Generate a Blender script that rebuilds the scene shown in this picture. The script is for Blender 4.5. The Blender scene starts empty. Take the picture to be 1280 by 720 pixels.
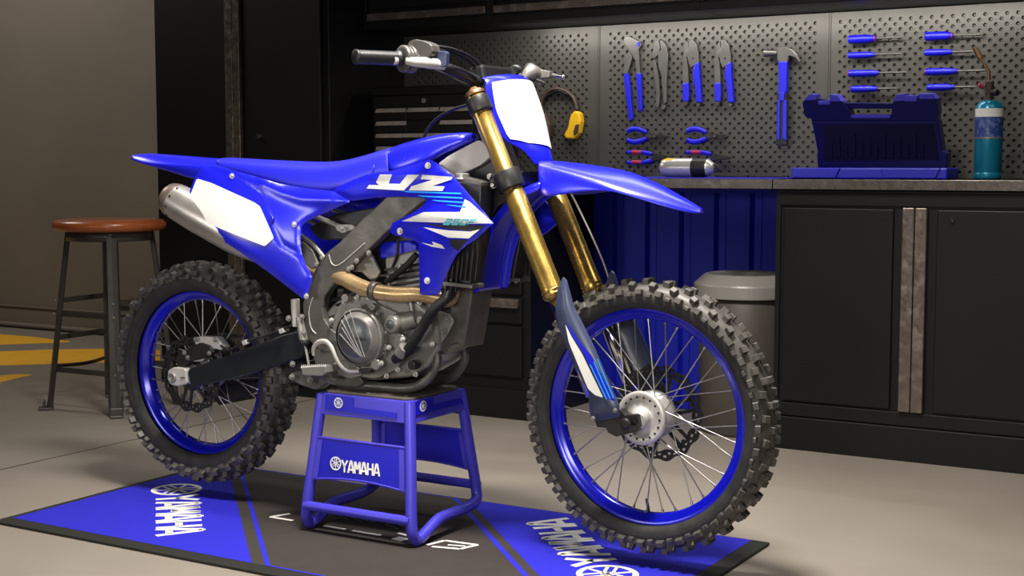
import bpy, math, random
from mathutils import Vector, Matrix
from mathutils.geometry import delaunay_2d_cdt
random.seed(7)
C = bpy.context.scene.collection
S = bpy.context.scene
PI = math.pi

# ------------------------------------------------------------------ camera
CAM = Vector((2.25, -3.151, 1.01)); FPX = 1750.0
PITCH = math.atan(153 / 1750.0); YAW = math.radians(30.7)
cd = bpy.data.cameras.new('camera'); cam = bpy.data.objects.new('camera', cd); C.objects.link(cam)
cam.location = CAM; cam.rotation_euler = (PI / 2 - PITCH, 0, YAW)
cd.sensor_width = 36; cd.lens = FPX / 1280 * 36; cd.clip_start = .05
S.camera = cam
FW = Vector((-math.sin(YAW) * math.cos(PITCH), math.cos(YAW) * math.cos(PITCH), -math.sin(PITCH)))
RT = Vector((math.cos(YAW), math.sin(YAW), 0)); UP = RT.cross(FW)
def at(x, y, Y):            # photo pixel -> point on the plane Y = const
    r = FW + RT * ((x - 640) / FPX) + UP * ((360 - y) / FPX)
    return CAM + r * ((Y - CAM.y) / r.y)
def onz(x, y, z=0.0):       # photo pixel -> point on a horizontal plane
    r = FW + RT * ((x - 640) / FPX) + UP * ((360 - y) / FPX)
    return CAM + r * ((z - CAM.z) / r.z)

# ------------------------------------------------------------------ light
w = bpy.data.worlds.new('world'); S.world = w; w.use_nodes = True
w.node_tree.nodes['Background'].inputs[0].default_value = (.75, .82, 1, 1)
w.node_tree.nodes['Background'].inputs[1].default_value = .015
S.view_settings.view_transform = 'Standard'; S.view_settings.look = 'None'
S.view_settings.gamma = 1; S.view_settings.use_curve_mapping = False
S.view_settings.exposure = 0.0
def area(name, loc, target, sx, sy, power, col=(1, .93, .84), spread=180):
    d = bpy.data.lights.new(name, 'AREA'); d.shape = 'RECTANGLE'; d.size = sx; d.size_y = sy
    d.energy = power; d.color = col; d.spread = math.radians(spread)
    o = bpy.data.objects.new(name, d); C.objects.link(o); o.location = loc
    o.rotation_euler = (Vector(target) - Vector(loc)).to_track_quat('-Z', 'Y').to_euler()
    return o
area('ceiling_key_light', (.75, -.62, 2.9), (.35, -.1, 0), .55, .25, 72, (1, .94, .86), 110)
area('ceiling_strip_light', (-.3, -.15, 2.9), (-.3, -.1, 0), 1.6, .15, 9, (1, .95, .9), 80)
area('ceiling_back_light', (.1, 1.0, 2.9), (0, 0.1, .7), 2.4, .25, 4, (.88, .92, 1), 80)
area('front_fill_light', (1.3, -2.9, 1.15), (.1, 0, .70), 1.2, .5, 6.8, (1, .95, .89), 75)  # unseen fill lamp added to brighten the near side of the motorcycle
area('side_soft_light', (-1.3, -2.7, 1.1), (-.35, 0, .6), 1.2, .5, 3.6, (1, .95, .9), 75)
area('left_wall_light', (-4.6, .8, 3.3), (-4.4, 2.7, 1.1), 1.6, .6, 56)
area('floor_right_light', (2.4, .2, 3.0), (1.7, .4, 0), 1.0, .6, 9, spread=90)
area('under_cabinet_light', (.20, 1.95, 1.59), (.20, 2.14, 1.2), 2.1, .05, 10, (1, .95, .88))

# ------------------------------------------------------------------ materials
def mat(name, col, rough=.5, metal=0., noise=0., nscale=8., bump=0., bscale=60., coat=0., spec=.5, col2=None, n_lo=.4, n_hi=.7, rvar=0.):
    m = bpy.data.materials.new(name); m.use_nodes = True
    nt = m.node_tree; N = nt.nodes; L = nt.links; b = N['Principled BSDF']
    b.inputs['Base Color'].default_value = (*col, 1); b.inputs['Roughness'].default_value = rough
    b.inputs['Metallic'].default_value = metal; b.inputs['Specular IOR Level'].default_value = spec
    b.inputs['Coat Weight'].default_value = coat; b.inputs['Coat Roughness'].default_value = .12
    tc = N.new('ShaderNodeTexCoord')
    if noise > 0 or col2:
        n = N.new('ShaderNodeTexNoise'); n.inputs['Scale'].default_value = nscale; n.inputs['Detail'].default_value = 7
        L.new(tc.outputs['Object'], n.inputs['Vector'])
        r = N.new('ShaderNodeValToRGB'); c2 = col2 or tuple(c * (1 - noise) for c in col)
        r.color_ramp.elements[0].position = n_lo; r.color_ramp.elements[1].position = n_hi
        r.color_ramp.elements[0].color = (*col, 1); r.color_ramp.elements[1].color = (*c2, 1)
        L.new(n.outputs['Fac'], r.inputs['Fac']); L.new(r.outputs['Color'], b.inputs['Base Color'])
    if rvar > 0:
        n3 = N.new('ShaderNodeTexNoise'); n3.inputs['Scale'].default_value = nscale * 1.7; n3.inputs['Detail'].default_value = 5
        L.new(tc.outputs['Object'], n3.inputs['Vector'])
        mr = N.new('ShaderNodeMapRange'); mr.inputs['From Min'].default_value = .3; mr.inputs['From Max'].default_value = .7
        mr.inputs['To Min'].default_value = max(.02, rough - rvar); mr.inputs['To Max'].default_value = rough + rvar
        L.new(n3.outputs['Fac'], mr.inputs['Value']); L.new(mr.outputs['Result'], b.inputs['Roughness'])
    if bump > 0:
        n2 = N.new('ShaderNodeTexNoise'); n2.inputs['Scale'].default_value = bscale; n2.inputs['Detail'].default_value = 4
        L.new(tc.outputs['Object'], n2.inputs['Vector'])
        bp = N.new('ShaderNodeBump'); bp.inputs['Strength'].default_value = bump; bp.inputs['Distance'].default_value = .004
        L.new(n2.outputs['Fac'], bp.inputs['Height']); L.new(bp.outputs['Normal'], b.inputs['Normal'])
    return m
M_floor = mat('concrete_floor', (.218, .190, .158), .55, 0, .12, 1.6, .08, 25, rvar=.1)
M_wall = mat('painted_wall', (.145, .125, .10), .7, 0, .15, 1.2, .1, 40)
M_cab = mat('black_cabinet', (.0055, .0055, .0051), .46, 0, .2, 6, .03, 90, spec=.3)
M_cabdark = mat('black_recess', (.004, .004, .004), .6, spec=.3)
M_trim = mat('worn_steel', (.17, .14, .115), .38, .75, 0, 26, .25, 70, col2=(.33, .28, .24), n_lo=.5, n_hi=.78, rvar=.12)
M_counter = mat('counter_steel', (.12, .105, .088), .3, .6, 0, 30, .12, 80, col2=(.26, .23, .20), n_lo=.58, n_hi=.85, rvar=.1)
M_peg = mat('peg_steel', (.072, .069, .060), .40, .35, .1, 5, .04, 120)
M_bluewall = mat('blue_panel', (.004, .010, .42), .5, .2, .15, 4)
M_blue = mat('blue_plastic', (.008, .010, .60), .30, 0, .06, 5, .02, 200, coat=.35, spec=.6)
M_seat = mat('blue_seat_vinyl', (.010, .012, .50), .42, 0, .06, 8, .05, 300, spec=.75)
M_rim = mat('blue_rim', (.004, .006, .46), .22, .25, coat=.4, spec=.7)
M_stand = mat('blue_powder_coat', (.048, .040, .46), .38, .0, .08, 8, .03, 150, coat=.1)
M_standplate = mat('blue_stand_plate', (.005, .005, .40), .35, .0, .06, 8)
M_white = mat('white_sticker', (.66, .65, .63), .35, spec=.6)
M_creme = mat('white_print', (.72, .71, .66), .5)
M_cyan = mat('cyan_print', (.02, .32, .85), .4)
M_teal = mat('teal_print', (.08, .42, .50), .5)
M_pblack = mat('black_print', (.012, .013, .016), .4)
M_silver = mat('cast_aluminium', (.26, .25, .232), .36, .45, .25, 14, .12, 120, rvar=.08)
M_bright = mat('bright_aluminium', (.56, .545, .52), .36, .45, .1, 20)
M_frame = mat('frame_aluminium', (.082, .077, .070), .40, .45, 0, 14, .1, 90, col2=(.15, .14, .128), rvar=.1)
M_head = mat('forged_grey_aluminium', (.50, .48, .45), .48, .25, .2, 10, .08, 90)
M_muff = mat('muffler_aluminium', (.50, .475, .44), .33, .75, .15, 9, rvar=.06)
M_muffcap = mat('muffler_cap', (.38, .30, .25), .35, .75, .2, 12)
M_gold = mat('gold_anodised', (.46, .30, .075), .27, .88, .15, 18, rvar=.05)
M_pipe = mat('tinted_titanium', (.56, .40, .20), .30, .6, 0, 11, col2=(.36, .24, .12), rvar=.07)
M_dark = mat('dark_metal', (.035, .034, .034), .4, .6, .2, 14, .05, 100)
M_clutch = mat('graphite_cover', (.10, .105, .115), .36, .5, .15, 16, rvar=.08)
M_swing = mat('black_swingarm', (.014, .017, .021), .33, .35, .15, 12, .04, 60)
M_guard = mat('slate_fork_guard', (.034, .045, .095), .36, .0, .1, 8, coat=.1)
M_rubber = mat('tyre_rubber', (.016, .0155, .015), .62, 0, 0, 30, .12, 150, col2=(.03, .028, .026), spec=.4)
M_knob = mat('tyre_knobs', (.050, .046, .040), .5, 0, 0, 22, .1, 120, col2=(.085, .078, .068), spec=.5)
M_hose = mat('black_rubber', (.010, .010, .010), .55, spec=.3)
M_black = mat('black_plastic', (.010, .010, .011), .42)
M_spoke = mat('steel_spoke', (.40, .39, .37), .3, .9)
M_chrome = mat('chrome', (.75, .74, .72), .12, 1)
M_wood = mat('stool_wood', (.40, .10, .026), .32, 0, 0, 5, .05, 30, col2=(.22, .055, .016), coat=.3)
M_stool = mat('stool_steel', (.085, .078, .07), .38, .5, .3, 10)
M_matb = mat('mat_black', (.034, .028, .025), .75, 0, .12, 20, .2, 260, spec=.25)
M_matedge = mat('mat_rubber_edge', (.016, .016, .013), .6, 0, .1, 20, spec=.3)
M_matblue = mat('mat_blue', (.016, .015, .40), .7, 0, .05, 20, .15, 260, spec=.25)
M_bin = mat('bin_grey_brown', (.085, .074, .064), .45, .2, .1, 5)
M_binlid = mat('bin_lid_grey', (.27, .255, .235), .4, .1, .1, 6)
M_tool = mat('tool_steel', (.13, .125, .118), .33, .6, .2, 25)
M_tblue = mat('tool_blue', (.006, .006, .50), .35)
M_tred = mat('tool_red', (.30, .012, .05), .4)
M_case = mat('case_blue', (.003, .004, .40), .38, 0, .1, 10, spec=.6)
M_caselid = mat('case_lid_shaded_navy', (.001, .001, .060), .35, spec=.35)  # shade of the lid put into the colour, darker navy than the tray
M_casein = mat('case_inner', (.0015, .0015, .022), .5, spec=.2)
M_yellow = mat('yellow_plastic', (.80, .46, .012), .35)
M_ypaint = mat('yellow_floor_paint', (.80, .42, .02), .6, 0, 0, 14, col2=(.55, .28, .02), n_lo=.55, n_hi=.8)
M_brownpl = mat('brown_plastic', (.05, .03, .022), .5)
M_teald = mat('torch_teal', (.01, .20, .33), .3, .3)
M_tlabel = mat('torch_label', (.02, .05, .22), .4, 0, 0, 60, col2=(.10, .14, .30), n_lo=.5, n_hi=.6)
M_brass = mat('brass', (.30, .17, .08), .35, .85)
M_pull = mat('bright_pull_metal', (.34, .30, .26), .4, .25, 0, 26, col2=(.24, .21, .18))
M_can = mat('canister_steel', (.62, .60, .56), .3, .6, .1, 12)

# ------------------------------------------------------------------ mesh helper
ORG = Vector((0, 0, 0))
def catmull(pts, n=6):
    P = [Vector(p) for p in pts]
    if len(P) < 3: return P
    out = []
    for i in range(len(P) - 1):
        a = P[i - 1] if i else P[0] * 2 - P[1]; b = P[i]; c = P[i + 1]
        d = P[i + 2] if i + 2 < len(P) else P[-1] * 2 - P[-2]
        for k in range(n):
            t = k / n
            out.append(.5 * (2 * b + (c - a) * t + (2 * a - 5 * b + 4 * c - d) * t * t + (3 * b - a - 3 * c + d) * t ** 3))
    out.append(P[-1]); return out
class MB:
    def __init__(s): s.v = []; s.f = []; s.sm = []
    def add(s, vs, fs, sm=False):
        n = len(s.v); s.v += [Vector(v) for v in vs]
        for f in fs: s.f.append([i + n for i in f]); s.sm.append(sm)
        return s
    def box(s, x0, x1, y0, y1, z0, z1):
        v = [(x, y, z) for x in (x0, x1) for y in (y0, y1) for z in (z0, z1)]
        return s.add(v, [(0, 1, 3, 2), (4, 6, 7, 5), (0, 4, 5, 1), (2, 3, 7, 6), (0, 2, 6, 4), (1, 5, 7, 3)])
    def obox(s, c, ax, ay, az):       # centre and three half-axis vectors
        c, ax, ay, az = map(Vector, (c, ax, ay, az))
        v = [c + i * ax + j * ay + k * az for i in (-1, 1) for j in (-1, 1) for k in (-1, 1)]
        return s.add(v, [(0, 1, 3, 2), (4, 6, 7, 5), (0, 4, 5, 1), (2, 3, 7, 6), (0, 2, 6, 4), (1, 5, 7, 3)])
    def prism(s, pts, off):
        pts = [Vector(p) for p in pts]; off = Vector(off); n = len(pts)
        nrm = Vector((0, 0, 0))
        for i in range(n): nrm += pts[i].cross(pts[(i + 1) % n])
        if nrm.dot(off) > 0: pts = pts[::-1]
        vs = pts + [p + off for p in pts]
        fs = [list(range(n)), list(range(2 * n - 1, n - 1, -1))] + [(i, i + n, (i + 1) % n + n, (i + 1) % n) for i in range(n)]
        return s.add(vs, fs)
    def tube(s, pts, r, n=12, smooth=0, caps=True, flat=1.0):
        if smooth: 
            if isinstance(r, (list, tuple)):
                rr = []
                for i in range(len(r) - 1): rr += [r[i] + (r[i + 1] - r[i]) * k / smooth for k in range(smooth)]
                r = rr + [r[-1]]
            pts = catmull(pts, smooth)
        P = [Vector(p) for p in pts]; m = len(P)
        R = r if isinstance(r, (list, tuple)) else [r] * m
        t0 = (P[1] - P[0]).normalized(); u = t0.orthogonal().normalized() if abs(t0.y) > .9 else (Vector((0, 1, 0)) - t0 * t0.y).normalized()
        vs = []; prev = t0
        for i in range(m):
            t = (P[min(i + 1, m - 1)] - P[max(i - 1, 0)]).normalized()
            q = prev.rotation_difference(t); u = (q @ u); u = (u - t * u.dot(t)).normalized(); prev = t
            w_ = t.cross(u)
            for k in range(n):
                a = 2 * PI * k / n; vs.append(P[i] + (u * math.cos(a) * flat + w_ * math.sin(a)) * R[i])
        fs = [(i * n + k, i * n + (k + 1) % n, (i + 1) * n + (k + 1) % n, (i + 1) * n + k) for i in range(m - 1) for k in range(n)]
        s.add(vs, fs, True)
        if caps: s.add(vs[:n], [list(range(n - 1, -1, -1))]); s.add(vs[-n:], [list(range(n))])
        return s
    def lathe(s, prof, c, axis=(0, -1, 0), n=32, smooth=True, a0=0, a1=2 * PI):
        c = Vector(c); ax = Vector(axis).normalized(); u = ax.orthogonal().normalized() if abs(ax.x) > .8 else (Vector((1, 0, 0)) - ax * ax.x).normalized()
        w_ = ax.cross(u); vs = []; full = abs(a1 - a0 - 2 * PI) < 1e-6; nn = n if full else n + 1
        for r, h in prof:
            for k in range(nn):
                a = a0 + (a1 - a0) * k / n; vs.append(c + ax * h + (u * math.cos(a) + w_ * math.sin(a)) * r)
        fs = []
        for i in range(len(prof) - 1):
            for k in range(n):
                k2 = (k + 1) % nn; fs.append((i * nn + k, i * nn + k2, (i + 1) * nn + k2, (i + 1) * nn + k))
        s.add(vs, fs, smooth); return s
    def cyl(s, c, axis, r, h, n=24, r2=None, ch=.0):
        r2 = r if r2 is None else r2; ch = ch or min(r, r2, h) * .12
        return s.lathe([(0, 0), (r - ch, 0), (r, ch), (r2, h - ch), (r2 - ch, h), (0, h)], c, axis, n, smooth=False)
    def bolt(s, c, axis=(0, -1, 0), r=.006, h=.006):
        c = Vector(c); s.cyl(c, axis, r * 1.5, h * .4, 16); s.cyl(c + Vector(axis).normalized() * h * .4, axis, r, h, 6 if r > .004 else 10); return s
    def grid(s, rows, flip=False):
        m = len(rows[0]); vs = [p for r in rows for p in r]
        fs = [(i * m + k, i * m + k + 1, (i + 1) * m + k + 1, (i + 1) * m + k) for i in range(len(rows) - 1) for k in range(m - 1)]
        if flip: fs = [f[::-1] for f in fs]
        return s.add(vs, fs, True)
    def mirror(s):
        n = len(s.v); s.v += [Vector((v.x, -v.y, v.z)) for v in s.v]
        s.f += [[i + n for i in f][::-1] for f in s.f]; s.sm += s.sm[:]; return s
    def mirrored(s):
        o = MB(); o.v = [Vector((v.x, -v.y, v.z)) for v in s.v]; o.f = [f[::-1] for f in s.f]; o.sm = s.sm[:]; return o
    def xf(s, m): s.v = [m @ v for v in s.v]; return s
    def build(s, name, material, parent=None, bevel=0, seg=2, sub=0, solid=0, soff=-1, label=None, kind=None, cat=None, group=None, weld=False, angle=40):
        me = bpy.data.meshes.new(name); me.from_pydata([v - ORG for v in s.v], [], s.f); 
        me.polygons.foreach_set('use_smooth', s.sm); me.materials.append(material); me.update()
        o = bpy.data.objects.new(name, me); C.objects.link(o)
        if parent: o.parent = parent
        else: o.location = ORG
        if weld:
            md = o.modifiers.new('weld', 'WELD'); md.merge_threshold = .0002
        if solid:
            md = o.modifiers.new('solidify', 'SOLIDIFY'); md.thickness = solid; md.offset = soff
            if not sub: md = o.modifiers.new('edges', 'EDGE_SPLIT'); md.split_angle = math.radians(48)
        if sub: md = o.modifiers.new('subsurf', 'SUBSURF'); md.levels = md.render_levels = sub
        if bevel:
            md = o.modifiers.new('bevel', 'BEVEL'); md.width = bevel; md.segments = seg; md.limit_method = 'ANGLE'; md.angle_limit = math.radians(angle)
        if label: o['label'] = label
        if kind: o['kind'] = kind
        if cat: o['category'] = cat
        if group: o['group'] = group
        return o
def thing(name, label, cat, loc, group=None):
    global ORG
    o = bpy.data.objects.new(name, None); C.objects.link(o); o.empty_display_size = .1
    ORG = Vector(loc); o.location = ORG; o['label'] = label; o['category'] = cat
    if group: o['group'] = group
    return o
def setorg(p):
    global ORG
    ORG = Vector(p)

# polygon surfaces traced on the photo and laid on a curved side plane
def inside(p, poly):
    c = False; n = len(poly); x, y = p
    for i in range(n):
        x1, y1 = poly[i]; x2, y2 = poly[(i + 1) % n]
        if (y1 > y) != (y2 > y) and x < (x2 - x1) * (y - y1) / (y2 - y1) + x1: c = not c
    return c
def edist(p, poly, closed=True):
    d = 1e9; n = len(poly)
    for i in range(n if closed else n - 1):
        ax, ay = poly[i]; bx, by = poly[(i + 1) % n]; dx, dy = bx - ax, by - ay
        t = max(0, min(1, ((p[0] - ax) * dx + (p[1] - ay) * dy) / (dx * dx + dy * dy + 1e-9)))
        d = min(d, math.hypot(p[0] - ax - t * dx, p[1] - ay - t * dy))
    return d
def rounded(poly, k=.12, mx=4):
    out = []; n = len(poly)
    for i in range(n):
        a, b, c = poly[i - 1], poly[i], poly[(i + 1) % n]
        for q in (a, c):
            L = math.hypot(q[0] - b[0], q[1] - b[1]); t = min(k, mx / max(L, 1e-6))
            out.append((b[0] + (q[0] - b[0]) * t, b[1] + (q[1] - b[1]) * t))
    return out
class Side:
    def __init__(s, outline, ctrl, bulge=.008, bw=6, sig=45, creases=()):
        s.o = rounded(outline); s.c = ctrl; s.b = bulge; s.bw = bw; s.sig = sig; s.cr = creases
    def Y(s, x, y):
        W = T = 0
        for cx, cy, Y in s.c:
            k = math.exp(-((x - cx) ** 2 + (y - cy) ** 2) / (2 * s.sig ** 2)) + 1e-7; W += k; T += k * Y
        v = T / W; d = edist((x, y), s.o) if inside((x, y), s.o) else 0
        v -= s.b * (1 - math.exp(-(d / s.bw)))
        for line, amp, wd in s.cr: v -= amp * math.exp(-(edist((x, y), line, False) / wd) ** 2)
        return v
    def Yf(s, x, y):
        W = T = 0
        for cx, cy, Y in s.c:
            k = math.exp(-((x - cx) ** 2 + (y - cy) ** 2) / (2 * s.sig ** 2)) + 1e-7; W += k; T += k * Y
        v = T / W - s.b
        for line, amp, wd in s.cr:
            if amp > 0: v -= amp * math.exp(-(edist((x, y), line, False) / wd) ** 2)
        return v
    def fill(s, poly, off=0, step=5, flat_=False):
        pts = []; n = len(poly)
        for i in range(n):
            ax, ay = poly[i]; bx, by = poly[(i + 1) % n]; L = math.hypot(bx - ax, by - ay); k = max(1, int(L / step))
            for j in range(k): pts.append((ax + (bx - ax) * j / k, ay + (by - ay) * j / k))
        nb = len(pts); xs = [p[0] for p in poly]; ys = [p[1] for p in poly]
        y = min(ys); r = 0
        while y < max(ys):
            x = min(xs) + (r % 2) * step / 2
            while x < max(xs):
                if inside((x, y), poly) and edist((x, y), poly) > step * .45: pts.append((x, y))
                x += step
            y += step * .866; r += 1
        V, E_, F, *_ = delaunay_2d_cdt([Vector(p) for p in pts], [(i, (i + 1) % nb) for i in range(nb)], [], 1, 1e-6)
        yf = s.Yf if flat_ else s.Y; v3 = [at(p.x, p.y, yf(p.x, p.y) - off) for p in V]; fs = []
        for f in F:
            cx = sum(V[i].x for i in f) / len(f); cy = sum(V[i].y for i in f) / len(f)
            if not inside((cx, cy), poly): continue
            a, b, c = v3[f[0]], v3[f[1]], v3[f[2]]
            f = list(f)
            if (b - a).cross(c - a).y > 0: f = f[::-1]
            fs.append(f)
        return MB().add(v3, fs, True)
    def panel(s, name, m, parent, thick=.004, step=5, both=True, label=None):
        mb = s.fill(s.o, 0, step); o = mb.build(name, m, parent, solid=thick, label=label)
        if both: mb.mirrored().build(name, m, parent, solid=thick)
        return o
    def decal(s, name, poly, m, parent, off=.0012, step=6, both=False, rnd=True, label=None):
        p = rounded(poly, .1, 1.5) if rnd else poly
        mb = s.fill(p, off, step, True); o = mb.build(name, m, parent, label=label)
        if both: mb.mirrored().build(name, m, parent, label=label)
        return o

# stroke letters on a unit cell (u 0..1, v 0..1 up)
GL = {'Y': [((0, 1), (.5, .5)), ((1, 1), (.5, .5)), ((.5, .55), (.5, 0))],
      'A': [((0, 0), (.42, 1)), ((.58, 1), (1, 0)), ((.2, .28), (.8, .28)), ((.4, .98), (.6, .98))],
      'M': [((.04, 0), (.04, 1)), ((.96, 0), (.96, 1)), ((.1, 1), (.5, .35)), ((.9, 1), (.5, .35))],
      'H': [((.06, 0), (.06, 1)), ((.94, 0), (.94, 1)), ((.1, .5), (.9, .5))],
      '2': [((0, .95), (1, .95)), ((.95, 1), (.95, .5)), ((0, .5), (1, .5)), ((.05, .5), (.05, 0)), ((0, .05), (1, .05))],
      '5': [((0, .95), (1, .95)), ((.05, 1), (.05, .5)), ((0, .5), (1, .5)), ((.95, .5), (.95, 0)), ((0, .05), (1, .05))],
      '0': [((0, .95), (1, .95)), ((.05, 1), (.05, 0)), ((.95, 1), (.95, 0)), ((0, .05), (1, .05))],
      'F': [((0, .95), (1, .95)), ((.05, 1), (.05, 0)), ((0, .5), (.8, .5))],
      'C': [((0, .95), (1, .95)), ((.05, 1), (.05, 0)), ((0, .05), (1, .05))]}
def stroke_polys(a, b, wd, asp):
    # asp = cell height / width so that stroke widths stay even
    dx, dy = b[0] - a[0], (b[1] - a[1]) * asp; L = math.hypot(dx, dy); nx, ny = -dy / L * wd / 2, dx / L * wd / 2
    return [(a[0] + nx, a[1] + ny / asp), (b[0] + nx, b[1] + ny / asp), (b[0] - nx, b[1] - ny / asp), (a[0] - nx, a[1] - ny / asp)]
def letters(text, gap=.22, wd=.26, asp=1.5, x0=0):
    out = []; x = x0
    for ch in text:
        for a, b in GL[ch]: out.append([(x + u, v) for u, v in stroke_polys(a, b, wd, asp)])
        x += 1 + gap
    return out, x - gap
def logo_polys(cx, cy, r, asp):    # ring with three crossed tuning forks
    out = []; n = 28
    for k in range(n):
        a, b = 2 * PI * k / n, 2 * PI * (k + 1) / n
        out.append([(cx + q * math.cos(t), cy + q * math.sin(t) / asp) for q, t in ((r, a), (r, b), (r * .80, b), (r * .80, a))])
    for k in range(3):
        t = PI / 2 + k * 2 * PI / 3; d = (math.cos(t), math.sin(t)); p = (-d[1], d[0])
        def q(l, s_): return (cx + (d[0] * l + p[0] * s_) * r, cy + (d[1] * l + p[1] * s_) * r / asp)
        out.append([q(-.85, -.06), q(.2, -.06), q(.2, .06), q(-.85, .06)])
        out.append([q(.1, -.2), q(.22, -.2), q(.22, .2), q(.1, .2)])
        for sg in (-1, 1): out.append([q(.2, sg * .2), q(.85, sg * .2), q(.85, sg * .09), q(.2, sg * .09)])
    return out
def polys_to_mb(polys, fn, sub=3, want=None):
    mb = MB()
    for i, p in enumerate(polys):
        a, b, c, d = p; rows = []
        for k in range(sub + 1):
            t = k / sub; e = (a[0] + (b[0] - a[0]) * t, a[1] + (b[1] - a[1]) * t); g = (d[0] + (c[0] - d[0]) * t, d[1] + (c[1] - d[1]) * t)
            rows.append([fn(*e), fn(*g)])
        nrm = (rows[1][0] - rows[0][0]).cross(rows[0][1] - rows[0][0])
        mb.grid(rows, flip=(want is not None and nrm.dot(Vector(want)) > 0))
    return mb

# ================================================================== SETTING
setorg((0, 0, 0))
fl = MB(); fl.add([(-9, -6, 0), (6, -6, 0), (6, 3.2, 0), (-9, 3.2, 0)], [(0, 1, 2, 3)]); fl.add([(-9, -6, -.1), (6, -6, -.1), (6, 3.2, -.1), (-9, 3.2, -.1)], [(3, 2, 1, 0)])
fl.build('floor', M_floor, kind='structure')
# expansion joints cut into the slab (thin dark filler strips)
mj = MB()
mj.box(-1.565, -1.559, -6, 2.7, 0, .0006); mj.box(1.9, 1.906, -6, 1.6, 0, .0006)
mj.build('trim_1', M_dark, kind='structure')
MB().box(-9, 6, 2.78, 2.9, 0, 3.5).build('wall_back', M_wall, kind='structure')
MB().box(-9.1, -9, -6, 2.9, 0, 3.5).build('wall_left', M_wall, kind='structure')
MB().box(-9, 6, -6, 2.9, 3.5, 3.6).build('ceiling', M_wall, kind='structure')
bb = MB(); bb.box(-9, -2.5, 2.755, 2.78, 0, .135); bb.box(-9, -2.5, 2.745, 2.78, .132, .138)
bb.tube([(-9, 2.74, .022), (-2.5, 2.74, .022)], .016, 8); bb.build('baseboard_back', M_wall, kind='structure')
mp = MB()   # painted yellow strokes on the floor
for poly in ([(-260, 403), (-60, 415), (0, 418), (40, 421), (66, 424.5), (88, 426.5), (86, 428), (60, 429), (0, 431), (-60, 433), (-260, 439)],
             [(-300, 447), (-60, 441), (0, 439.5), (65, 437), (133, 436), (200, 438), (200, 452), (135, 453.5), (125, 453), (60, 455.5), (0, 457), (-60, 458), (-300, 463)],
             [(-300, 482), (-60, 472), (0, 469.5), (20, 468), (43, 468.5), (30, 471), (0, 478), (-60, 487), (-300, 523)]):
    mp.prism([onz(*p) + Vector((0, 0, .001)) for p in poly], (0, 0, -.0008))
mp.build('trim_2', M_ypaint, kind='structure')

# ================================================================== WORKSHOP FURNITURE
def door_panel(name, x0, x1, y, z0, z1, parent, inset=.012):
    d = MB().box(x0, x1, y, y + .018, z0, z1); return d.build(name, M_cab, parent, bevel=.003)
# tall cabinet
t = thing('tall_cabinet', 'tall black two-door steel cabinet behind the rear of the motorcycle', 'cabinet', (-1.99, 2.17, 0))
MB().box(-2.49, -1.49, 1.625, 2.74, 0, 2.6).build('body', M_cab, t, bevel=.004)
b = MB().box(-2.485, -1.495, 1.603, 1.63, 0, .09); b.build('plinth', M_cab, t)
for x0, x1 in ((-2.478, -2.055), (-1.95, -1.52)):
    d = door_panel('door', x0, x1, 1.600, .11, 2.57, t)
    if x0 > -2:
        k = at(322, 170, 1.59); MB().cyl((k.x, 1.602, k.z), (0, -1, 0), .010, .014, 20).build('knob', M_chrome, d)
for x0, x1 in ((-2.048, -2.004), (-2.001, -1.963)):
    MB().box(x0, x1, 1.590, 1.612, .11, 2.57).build('handle_strip', M_trim, t, bevel=.003, label='worn steel edge strip')
# left bay: drawer cabinet
t = thing('drawer_cabinet', 'black drawer cabinet with worn metal pulls, seen under the motorcycle engine', 'cabinet', (-.99, 1.9, 0))
MB().box(-1.488, -.492, 1.61, 2.17, 0, .925).build('body', M_cab, t, bevel=.003)
MB().box(-1.488, -.492, 1.598, 1.612, 0, .118).build('plinth', M_cab, t, bevel=.002)
for z0, z1 in ((.80, .90), (.69, .79), (.60, .68), (.50, .59), (.385, .49), (.17, .375)):
    for x0, x1 in ((-1.45, -1.01), (-.985, -.525)):
        d = door_panel('drawer', x0, x1, 1.597, z0, z1, t)
        if z0 > .3:
            h = MB(); h.box(x0 + .01, x1 - .01, 1.583, 1.6, z1 - .038, z1 - .006); h.box(x0 + .01, x1 - .01, 1.577, 1.586, z1 - .042, z1 - .036)
            h.build('pull', M_trim, d, bevel=.002)
# right bay: two-door base cabinet
t = thing('base_cabinet', 'black two-door base cabinet under the right end of the counter', 'cabinet', (1.01, 1.9, 0))
MB().box(.515, 1.505, 1.615, 2.17, 0, .925).build('body', M_cab, t, bevel=.003)
MB().box(.515, 1.505, 1.598, 1.62, 0, .118).build('plinth', M_cab, t, bevel=.003)
fr = MB(); fr.box(.517, 1.503, 1.603, 1.62, .122, .168); fr.box(.517, 1.503, 1.603, 1.62, .872, .915)
fr.box(.517, .534, 1.603, 1.62, .168, .872); fr.box(1.487, 1.503, 1.603, 1.62, .168, .872)
fr.build('face_frame', M_cab, t, bevel=.002)
for x0, x1 in ((.548, .935), (1.082, 1.475)):
    d = door_panel('door', x0, x1, 1.600, .176, .862, t)
    if x0 > 1: k = at(1189.5, 274, 1.59); MB().cyl((k.x, 1.602, k.z), (0, -1, 0), .009, .014, 20).build('knob', M_chrome, d)
for x0, x1 in ((.968, 1.008), (1.0105, 1.05)):
    MB().box(x0, x1, 1.588, 1.61, .172, .868).build('handle_strip', M_trim, t, bevel=.003, label='scratched worn steel edge strip')
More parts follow.
